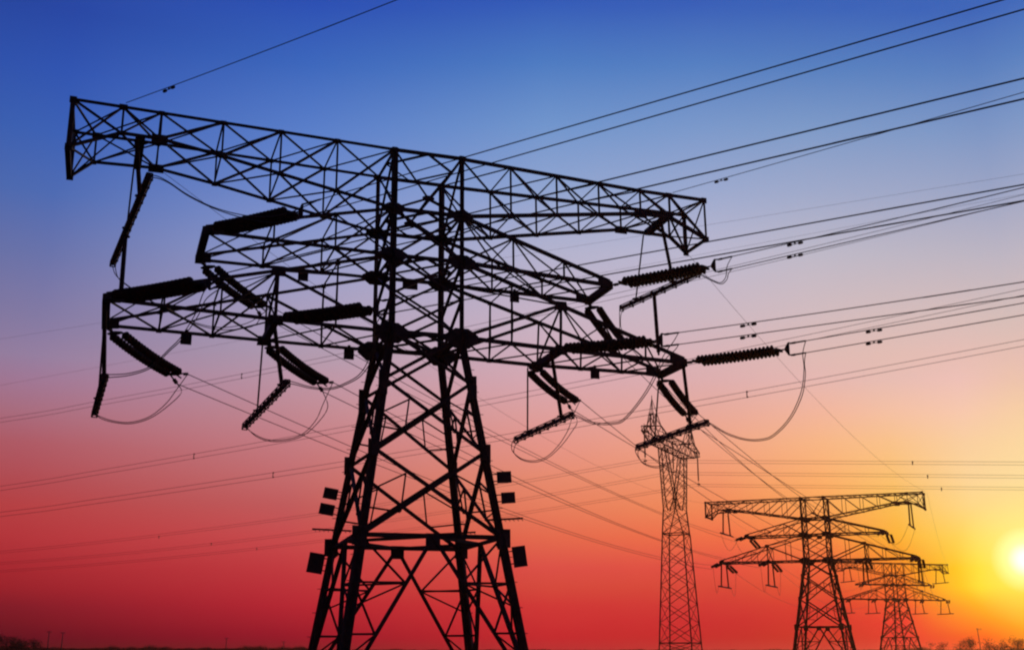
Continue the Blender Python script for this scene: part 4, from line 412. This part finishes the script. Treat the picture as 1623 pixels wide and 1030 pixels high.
# ------------------------------------------------------------------ insulators
def spot(key, t):
    lr = 'left' if 'L' in key else 'right'; where = f'{lr} half' if key.endswith('m') else f'{lr} tip'
    return f"the {where} of the {SIZE[t]} tower's {'middle' if key[0] == '2' else 'lower'} crossarm"
def below(key, t):
    lr = 'left' if 'L' in key else 'right'
    return f"the {lr} end of the {SIZE[t]} tower's top crossarm" if key[0] == '2' else spot(key, t)
SIZE = {'1': 'big', '2': 'smaller', '3': 'smallest'}
def disc_profile(L, n, R, r=.035):
    pr = [(0, r)]; st = L/n
    for i in range(n):
        o = i*st; pr += [(o+st*.08, R*.5), (o+st*.30, R*.58), (o+st*.62, R), (o+st*.78, R), (o+st*.84, R*.62), (o+st*.99, R*.5)]
    return pr+[(L, r)]
def strain(code, key, P, E):
    P, E = V(P), V(E); d = E-P; L = d.length; d.normalize(); h = V((d.y, -d.x, 0)).normalized(); up = h.cross(d)
    t = code[1]; dirn = {'t1n': 'viewer side', 't1f': 'far side', 't2n': 'front side', 't2f': 'rear side', 't3n': 'front side'}[code]
    o = thing('strain_insulator', f'black twin insulator string at {spot(key, t)}, {dirn}', 'insulator', P, f'strain insulators of the {SIZE[t]} tower')
    big = t == '1'; n1, n2 = .16*L, .89*L
    sag = .10*L*.35 if code == 't1f' else .05
    for s in (-1, 1):
        m = MB(); a = P+d*n1+h*(s*(.255 if code == 't1f' else .22)); b = P+d*n2+h*(s*(.255 if code == 't1f' else .22))
        if big:
            seg = 4; cnt = 20 // seg; pts = [a+(b-a)*(i/seg)-V((0, 0, 1))*(sag*(1-((2*i/seg)-1)**2)*.5) for i in range(seg+1)]
            for i in range(seg): dd = pts[i+1]-pts[i]; m.lathe(pts[i], dd, disc_profile(dd.length, cnt, .15 if code == 't1f' else .165), 12)
        else: m.lathe(a, d, disc_profile((b-a).length, 10, .15), 7)
        part(o, 'disc_string', m, M_PORC, True)
    for f_, w in ((n1-.12, .3), (n2+.1, .3)):
        m = MB(); q = P+d*f_; m.plate([q-h*w-d*.03, q-h*w+d*.05, q-h*.08+d*.11, q+h*.08+d*.11, q+h*w+d*.05, q+h*w-d*.03, q+h*.08-d*.11, q-h*.08-d*.11], .04, up); part(o, 'yoke_plate', m, M_FIT)
    m = MB(); m.rod(P-d*.05, P+d*(n1-.1), .03, 6); m.bar(P+d*.2, P+d*.38, .09); part(o, 'link_rod', m, M_FIT); m = MB(); m.rod(P+d*(n2+.1), P+d*L, .028, 6); part(o, 'link_rod', m, M_FIT)
    if code == 't1n':
        m = MB(); q = P+d*L; u = V((0, 0, 1)); m.plate([q-u*.23, q+d*.05-u*.25, q+d*.05+u*.25, q+u*.23, q-d*.12+u*.05, q-d*.12-u*.05], .05, h); part(o, 'yoke_plate', m, M_FIT)
        for kk in (0, 1):
            w0, w1 = [[V(x) for x in pts[:2]] for kd, k2, w, pts in D['wires'] if kd == 'near' and k2 == key and w == kk][0]
            e = (w1-w0).normalized(); cn = q+d*.02+u*(.22 if kk == 0 else -.22); m = MB(); m.rod(cn, w0+e*.05, .028, 6); m.lathe(w0, e, [(0, .035), (.12, .045), (.2, .032), (.5, .032), (.58, .02)], 8); part(o, 'clamp', m, M_FIT)
    if code == 't1f':
        m = MB()
        for s in (-1, 1): q = P+d*(n2+.1)+h*(s*.22); m.rod(q, q+d*.45+V((0, 0, .16*s)), .03, 6); m.bar(q+d*.25+V((0, 0, .08*s)), q+d*.42+V((0, 0, .15*s)), .1)
        part(o, 'clamp', m, M_FIT)
    return o
for code, key, P, E in D['strings']: strain(code, key, P, E)
# ------------------------------------------------------------------ jumper tubes, their hangers and posts
def jumper_tube(key, a, b, tw, big=True):
    a, b = V(a), V(b); d = (b-a); L = d.length; d.normalize(); h = V((d.y, -d.x, 0)).normalized(); u = V((0, 0, 1))
    o = thing('jumper_tube', f'black jumper tube hanging below {below(key, tw)}', 'jumper tube', (a+b)/2, f'jumper tubes of the {SIZE[tw]} tower')
    m = MB(); m.rod(a, b, .082 if big else .08, 8); part(o, 'tube', m, M_WIRE, False)
    if big:
        m = MB()
        for x in (-1, 1):
            for y in (-1, 1): m.tube([a+h*x*.085+u*y*.085, b+h*x*.085+u*y*.085], .022, 5)
        part(o, 'cage_wires', m, M_WIRE)
        n = max(5, int(L/.68)); 
        for k in range(n+1):
            q = a+d*(L*k/n); m = MB(); c = [q+h*.09+u*.09, q-h*.09+u*.09, q-h*.10-u*.14, q+h*.10-u*.14]
            for i in range(4): m.bar(c[i], c[(i+1) % 4], .032)
            m.bar(c[0], c[2], .03); m.bar(c[1], c[3], .03); part(o, 'spacer_ring', m, M_FIT)
    return o
def hanger(key, i, H, J, tw, r=.075, post=False):
    H, J = V(H), V(J); d = J-H; L = d.length
    nm = 'post_insulator' if post else 'hanger_insulator'
    lab = f"{'thick nearer' if i == 0 else 'thin farther'} rod insulator hanging below {below(key, tw)}" if not post else f"upright post insulator standing on the {'left' if key == 'L' else 'right'} tip of the big tower's lower crossarm"
    o = thing(nm, lab, 'insulator', H, f'rod insulators of the {SIZE[tw]} tower')
    m = MB(); n = 34; pr = [(0, r*.5), (L*.04, r*.5)]; st = L*.90/n
    for k in range(n): z = L*.04+k*st; pr += [(z+.005, r*.8), (z+st*.35, r), (z+st*.5, r), (z+st*.7, r*.8)]
    pr += [(L*.96, r*.5), (L, r*.5)]; m.lathe(H, d, pr, 8); part(o, 'shed_rod', m, M_PORC, True)
    m = MB(); q = H+d*(.96 if not post else .97); e = V((0, .14, 0)); f_ = V((.14, 0, 0)); ring = [q+f_*math.cos(t*math.pi/6)+e*math.sin(t*math.pi/6) for t in range(13)]; m.tube(ring, .022, 5); m.bar(q-f_, q+f_, .03); part(o, 'corona_ring', m, M_FIT)
for k, (a, b) in D['bars'].items(): jumper_tube(k, a, b, '1')
for k, i, H, J in D['rods']: hanger(k, i, H, J, '1', .078 if i == 0 else .036)
for s, a, b in D['posts']: hanger(s, 0, a, b, '1', .08, True)
def local(q, p):
    X, Y, a, z, s = q; return V((X+(p[0]*math.cos(a)-p[1]*math.sin(a))*s, Y+(p[0]*math.sin(a)+p[1]*math.cos(a))*s, z+p[2]*s))
for tw, q in (('2', D['t2']), ('3', D['t3'])):
    for k, (u, w, z) in D['tipN'].items():
        if k[0] == '2': u = 10.0 if u > 0 else -10.0; z = 17.85
        zb = z-2.55
        jumper_tube(k, local(q, (u, -2.6, zb)), local(q, (u, 2.6, zb)), tw, False)
        for i, y in enumerate((-1, 1)): hanger(k, i, local(q, (u, y*1.0, z)), local(q, (u, y*1.5, zb)), tw, .09)
# ------------------------------------------------------------------ wires
def wire(name, label, cat, pts, r, group, m=M_WIRE, n=5, k=4):
    P = spline(pts, k); o = thing(name, label, cat, P[0], group); mb = MB(); mb.tube(P, r, n); part(o, 'strand', mb, m, True); return o
def single(name, label, cat, pts, r, group, n=5, k=4):
    P = spline(pts, k); mb = MB(); l = P[0]; mb.tube([p-l for p in P], r, n); o = mb.build(name, M_WIRE, None, True); o.location = l; return tag(o, label, cat, group)
UL = ('upper', 'lower'); WO = {}
for kind, k, w, pts in D['wires']:
    if kind == 'near': o = single('conductor', f"{UL[w]} wire running right from {spot(k, '1')}", 'power line', pts, .017, 'conductors of the near span')
    elif kind == 'far': o = single('conductor', f"{UL[w]} wire sagging far off from {spot(k, '1')}", 'power line', pts, .016, 'conductors of the middle span')
    elif kind == 't23': o = single('conductor', f"thin wire running on from {spot(k, '2')}", 'power line', pts, .013, 'conductors of the far span')
    elif kind == 'earthnear': o = single('earth_wire', f"thin earth wire rising right from {below('2'+k, '1')}", 'power line', pts, .014, 'earth wires')
    elif kind == 'earthfar': o = single('earth_wire', f"thin earth wire falling away from {below('2'+k, '1')}", 'power line', pts, .008, 'earth wires')
    elif kind == 'earth23': o = single('earth_wire', f"faint earth wire running on from {below('2'+k, '2')}", 'power line', pts, .008, 'earth wires')
    elif kind == 'bg': o = single('conductor', f'{UL[w]} wire of the {dict(A="highest", B="middle", C="lowest")[k]} faint pair crossing the sky behind the big tower', 'power line', pts, .015, 'conductors of the line behind')
    elif kind == 'bgE': o = single('earth_wire', f'{"higher" if k == "T" else "lower"} single faint wire crossing the sky beyond the left edge of the big tower', 'power line', pts, .007, 'conductors of the line behind')
    else: o = single('conductor', f'{UL[w]} wire going {"left" if kind == "tallL" else "right"} from the {dict(L="left", M="middle", R="right")[k]} insulator of the tall slim tower', 'power line', pts, .022, 'conductors of the tall tower')
    WO[(kind, k, w)] = o
# vibration dampers clamped on the near conductors
for kind, k, w, P, dr in D['damp']:
    P = V(P); d = V(dr); m = MB(); u = V((0, 0, 1)); m.bar(P, P-u*.08, .05); m.tube([P-u*.07-d*.2, P-u*.07+d*.2], .012, 5)
    for s in (-1, 1): m.lathe(P-u*.07+d*(s*.2)-d*.085, d, [(0, .03), (.03, .05), (.14, .05), (.17, .03)], 8)
    o = WO[(kind, k, w)]; m.v = [tuple(V(p)-o.location) for p in m.v]; m.build('vibration_damper', M_FIT, o)
# bundle spacers on the faint pairs
for kind, k, P in D['spac']:
    P = V(P); m = MB(); u = V((0, 0, 1)); hgt = .36 if kind == 'bg' else .4
    if kind == 'bg': m.bar(P+u*.04, P-u*(hgt+.04), .05); m.bar(P, P+V((.08, 0, -.02)), .07); m.bar(P-u*hgt, P-u*hgt+V((.08, 0, .02)), .07)
    else: m.bar(P+u*.06, P-u*.46, .11); m.bar(P-u*.1, P-u*.1+V((.12, 0, 0)), .11)
    o = WO[(kind, k, 0)]; m.v = [tuple(V(p)-o.location) for p in m.v]; m.build('bundle_spacer', M_FIT, o)
# jumper loops
for k, side, w, pts in D['jump']:
    single('jumper_cable', f"{('outer', 'inner')[w]} slack loop, {'viewer' if side == 'n' else 'far'} side, below {below(k, '1')}", 'jumper cable', pts, .016, 'jumper loops of the big tower', 6, 6)
# jumper loops of the smaller tower
def end_of(code, key):
    for c, k, P, E in D['strings']:
        if c == code and k == key: return V(E)
q = D['t2']
for k, (u, w, z) in D['tipN'].items():
    if k[0] == '2': u = 10.0 if u > 0 else -10.0; z = 17.85
    for code, y in (('t2n', -2.6), ('t2f', 2.6)):
        E = end_of(code, k); A = local(q, (u, y, z-2.55)); mid = (E+A)/2; L = (E-A).length; mid.z = min(E.z, A.z)-.45*max(L, 1.5)*.5
        single('jumper_cable', f"slack cable loop, {'front' if code == 't2n' else 'rear'} side, below {below(k, '2')}", 'jumper cable', [A, lerp(A, mid, .55)[:2]+(mid.z+(A.z-mid.z)*.25,), tuple(mid), lerp(E, mid, .55)[:2]+(mid.z+(E.z-mid.z)*.25,), E], .016, 'jumper loops of the smaller tower', 5, 5)
# ------------------------------------------------------------------ tall slim tower with a Y head
def make_tall():
    base = V(D['tall']); tb = math.radians(26); bx = V((math.sin(tb), math.cos(tb), 0)); py = V((math.cos(tb), -math.sin(tb), 0))
    T = thing('transmission_tower', 'tall slim lattice tower with a forked head standing behind the big tower', 'pylon', base)
    G = lambda u, w, z: base+bx*u+py*w+V((0, 0, z))
    def lattice(m, rings, wl, wd, horiz=()):
        for r in range(len(rings)-1):
            A, B = rings[r], rings[r+1]
            for i in range(4):
                j = (i+1) % 4; m.angle(A[i], B[i], wl); m.angle(A[i], B[j], wd); m.angle(A[j], B[i], wd)
                if r in horiz: m.angle(A[i], A[j], wd*1.3)
    sq = lambda hu, hw, z, cu=0: [G(cu-hu, -hw, z), G(cu+hu, -hw, z), G(cu+hu, hw, z), G(cu-hu, hw, z)]
    hz = lambda z: 2.75+(1.72-2.75)*z/20.5
    zs = [0, 2.4, 3.8, 6.8, 9.7, 12.5, 15.2, 17.9, 20.5]
    m = MB(); lattice(m, [sq(hz(z), hz(z), z) for z in zs], .20, .085); 
    for z in (3.8, 20.5):
        r = sq(hz(z), hz(z), z)
        for i in range(4): m.angle(r[i], r[(i+1) % 4], .16)
    m.build_w = None
    part(T, 'lower_body', m, M_STEEL)
    m = MB(); wz = lambda z: interp(z, [20.5, 24.2, 33.7], [1.72, 1.05, .5])
    lattice(m, [sq(1.72+(z-20.5)*.29, wz(z), z) for z in (20.5, 22.3, 24.2)], .18, .085)
    part(T, 'waist', m, M_STEEL)
    for s in (-1, 1):
        m = MB(); rings = []
        for z in (24.2, 26.0, 27.8, 29.6, 31.5, 33.7):
            t = (z-24.2)/9.5; uo, ui = 2.8+t*3.2, interp(t, [0, .25, 1], [.5, 2.3, 4.2])
            rings.append([G(s*ui, -wz(z), z), G(s*uo, -wz(z), z), G(s*uo, wz(z), z), G(s*ui, wz(z), z)])
        lattice(m, rings, .17, .075); part(T, 'fork_arm', m, M_STEEL)
    # the beam
    m = MB(); us = [-14.2, -12.2, -10.2, -8.2, -5.5, -2.7, 0, 2.7, 5.5, 8.2, 10.2, 12.2, 14.2]
    def ring(u):
        k = interp(abs(u), [8.2, 14.2], [1, .28]); zb = interp(abs(u), [8.2, 14.2], [33.7, 34.9]); zt = interp(abs(u), [5.5, 8.2, 14.2], [35.6, 36.4, 35.5]); w = .95*k
        return [G(u, -w, zb), G(u, w, zb), G(u, w, zt), G(u, -w, zt)]
    lattice(m, [ring(u) for u in us], .16, .08); part(T, 'beam', m, M_STEEL)
    for s in (-1, 1):
        m = MB(); tip = G(s*9.6, 0, 40.6); r0 = [G(s*8.2, -.9, 36.4), G(s*8.2, .9, 36.4), G(s*10.6, .6, 36.1), G(s*10.6, -.6, 36.1)]
        mid = [lerp(p, tip, .5) for p in r0]; lattice(m, [r0, mid], .15, .08)
        for p in mid: m.angle(p, tip, .1)
        m.bar(tip, tuple(tip+V((0, 0, .5))), .1); part(T, 'earth_peak', m, M_STEEL)
    for a, b in ((-1, -1), (1, -1), (1, 1), (-1, 1)):
        m = MB(); p = G(a*2.75, b*2.75, 0); m.plate([p+V((x, y, -.1)) for x, y in ((-.5, -.5), (.5, -.5), (.5, .5), (-.5, .5))], .5, (0, 0, 1)); part(T, 'footing', m, M_CONC)
make_tall()
for k, a, b in D['tstr']:
    a, b = V(a), V(b); L = (b-a).length; w = dict(L='left', M='middle', R='right')[k]
    o = thing('suspension_insulator', f'long insulator string hanging from the {w} of the tall slim tower beam', 'insulator', a, 'strings of the tall tower')
    m = MB(); m.lathe(a, b-a, [(0, .03), (L*.1, .03)]+[(L*.1+h, r) for h, r in disc_profile(L*.8, 22, .15)]+[(L, .03)], 8); part(o, 'disc_string', m, M_PORC, True)
    m = MB(); m.bar(b+V((-.25, .1, 0)), b+V((.25, -.1, 0)), .12, .2); m.rod(b, b-V((0, 0, .45)), .04, 5); part(o, 'clamp', m, M_FIT)
# ------------------------------------------------------------------ far poles and trees along the horizon
for i, (x, y, h) in enumerate(D['poles']):
    lab = ['slim utility pole left of its twin at the far left horizon', 'slim utility pole right of its twin at the far left horizon', 'lone far utility pole between the left poles and the big tower', 'short far utility pole just left of the big tower foot', 'thin leaning mast above the trees near the sun'][i]
    g = gz(y); o = thing('utility_pole', lab, 'pole', (x, y, g), 'far poles')
    lean = .6 if i == 4 else 0
    m = MB(); m.lathe((x, y, g), (lean/h*-1, 0, 1), [(0, .2), (h, .13)], 7); part(o, 'shaft', m, M_WOOD, True)
    m = MB(); m.bar((x-.9, y, g+h-.5), (x+.9, y, g+h-.5), .12); 
    for s in (-.8, 0, .8): m.lathe((x+s, y, g+h-.45), (0, 0, 1), [(0, .06), (.1, .1), (.25, .1), (.35, .05)], 6)
    part(o, 'cross_bar', m, M_STEEL)
def tree(x, y, h, wd, lab, dens=1.0, tall=1.0):
    g = gz(y); o = thing('bare_tree', lab, 'tree', (x, y, g), 'trees on the horizon'); rnd = random.Random(int(x*13+y))
    m = MB(); m.lathe((x, y, g), (rnd.uniform(-.05, .05), 0, 1), [(0, h*.03), (h*.5, h*.02), (h*.85, h*.008)], 6)
    for i in range(9):
        a = rnd.uniform(0, 6.28); z = h*rnd.uniform(.25, .7); p = V((x, y, g+z)); q = p+V((math.cos(a)*wd*.4, math.sin(a)*wd*.4, h*rnd.uniform(.12, .28))); m.tube([p, lerp(p, q, .5)[:2]+(p.z+(q.z-p.z)*.62,), q], h*.006, 4)
    part(o, 'trunk', m, M_BARK)
    m = MB()
    cl = [(V((rnd.gauss(0, .27)*wd, rnd.gauss(0, .27)*wd, h*rnd.uniform(.35, .9)))) for _ in range(9)]
    for i in range(int(420*dens)):
        c = rnd.choice(cl); p = V((x, y, g))+c+V((rnd.gauss(0, wd*.11), rnd.gauss(0, wd*.11), rnd.gauss(0, h*.09)))
        if p.z < g+h*.12: continue
        a = rnd.uniform(0, 6.28); L = h*rnd.uniform(.03, .075); d = V((math.cos(a)*.6, math.sin(a)*.6, rnd.uniform(.2, 1))).normalized()
        e = d.cross(V((rnd.random()-.5, rnd.random()-.5, rnd.random()-.5))).normalized()*L*.28; b = len(m.v)
        m.v += [tuple(p-e), tuple(p+e), tuple(p+d*L)]; m.f.append((b, b+1, b+2))
    part(o, 'crown', m, M_LEAF)
def X(px, y): return (px-811.5)/1873*y
TR = [(10, 330, 6.4, 8, 'dense round bush at the very left edge of the horizon'), (32, 335, 6.2, 8, 'dense round bush, middle of three at the left edge'), (52, 332, 5.8, 7, 'dense round bush, right of three at the left edge'),
      (1490, 380, 5.2, 6, 'low bare tree just right of the smallest tower'), (1522, 370, 5.6, 6, 'bare tree left of the leaning mast'), (1540, 375, 6.3, 6, 'taller bare tree left beside the leaning mast'),
      (1568, 372, 5.8, 6, 'bare tree right beside the leaning mast'), (1590, 378, 5.7, 6, 'bare tree second from the right edge'), (1612, 370, 6.2, 6.5, 'bare tree at the right edge below the sun')]
for px_, y, h, w, lab in TR: tree(X(px_, y), y, h, w, lab, 4.0 if px_ < 100 else 2.2)
m = MB(); rnd = random.Random(3)
for i in range(20000):
    u = rnd.uniform(-60, 1680); y = rnd.uniform(480, 640); x = X(u, y); k = .45+.35*math.sin(u*.031+1)+.3*math.sin(u*.083)+.25*math.sin(u*.21+2)
    k *= .5 if 500 < u < 1440 else 1.35
    h = (3.6 if u < 500 else 2.9)+max(.1, k)*rnd.uniform(-.3, 1.0)*1.3; g = gz(y); a = rnd.uniform(-.3, .3); b = len(m.v); w = .22
    m.v += [(x-w, y, g), (x+w, y, g), (x+a*h, y+rnd.uniform(-.3, .3), g+h)]; m.f.append((b, b+1, b+2))
o = m.build('scrub', M_LEAF); o['kind'] = 'stuff'

# ------------------------------------------------------------------ evening haze
def make_haze():
    m = bpy.data.materials.new('haze_air'); m.use_nodes = True; t = m.node_tree; t.nodes.clear()
    v = t.nodes.new('ShaderNodeVolumePrincipled'); v.inputs['Color'].default_value = (.95, .42, .22, 1); v.inputs['Density'].default_value = HAZE; v.inputs['Anisotropy'].default_value = .75
    o = t.nodes.new('ShaderNodeOutputMaterial'); t.links.new(v.outputs[0], o.inputs['Volume'])
    b = MB(); x0, x1, y0, y1, z0, z1 = -520, 520, -170, 720, -2.2, 44
    b.v = [(x, y, z) for z in (z0, z1) for x, y in ((x0, y0), (x1, y0), (x1, y1), (x0, y1))]
    b.f = [(3, 2, 1, 0), (4, 5, 6, 7), (0, 1, 5, 4), (1, 2, 6, 5), (2, 3, 7, 6), (3, 0, 4, 7)]
    ob = b.build('haze', m); ob['kind'] = 'stuff'
HAZE = 0.0002
make_haze()
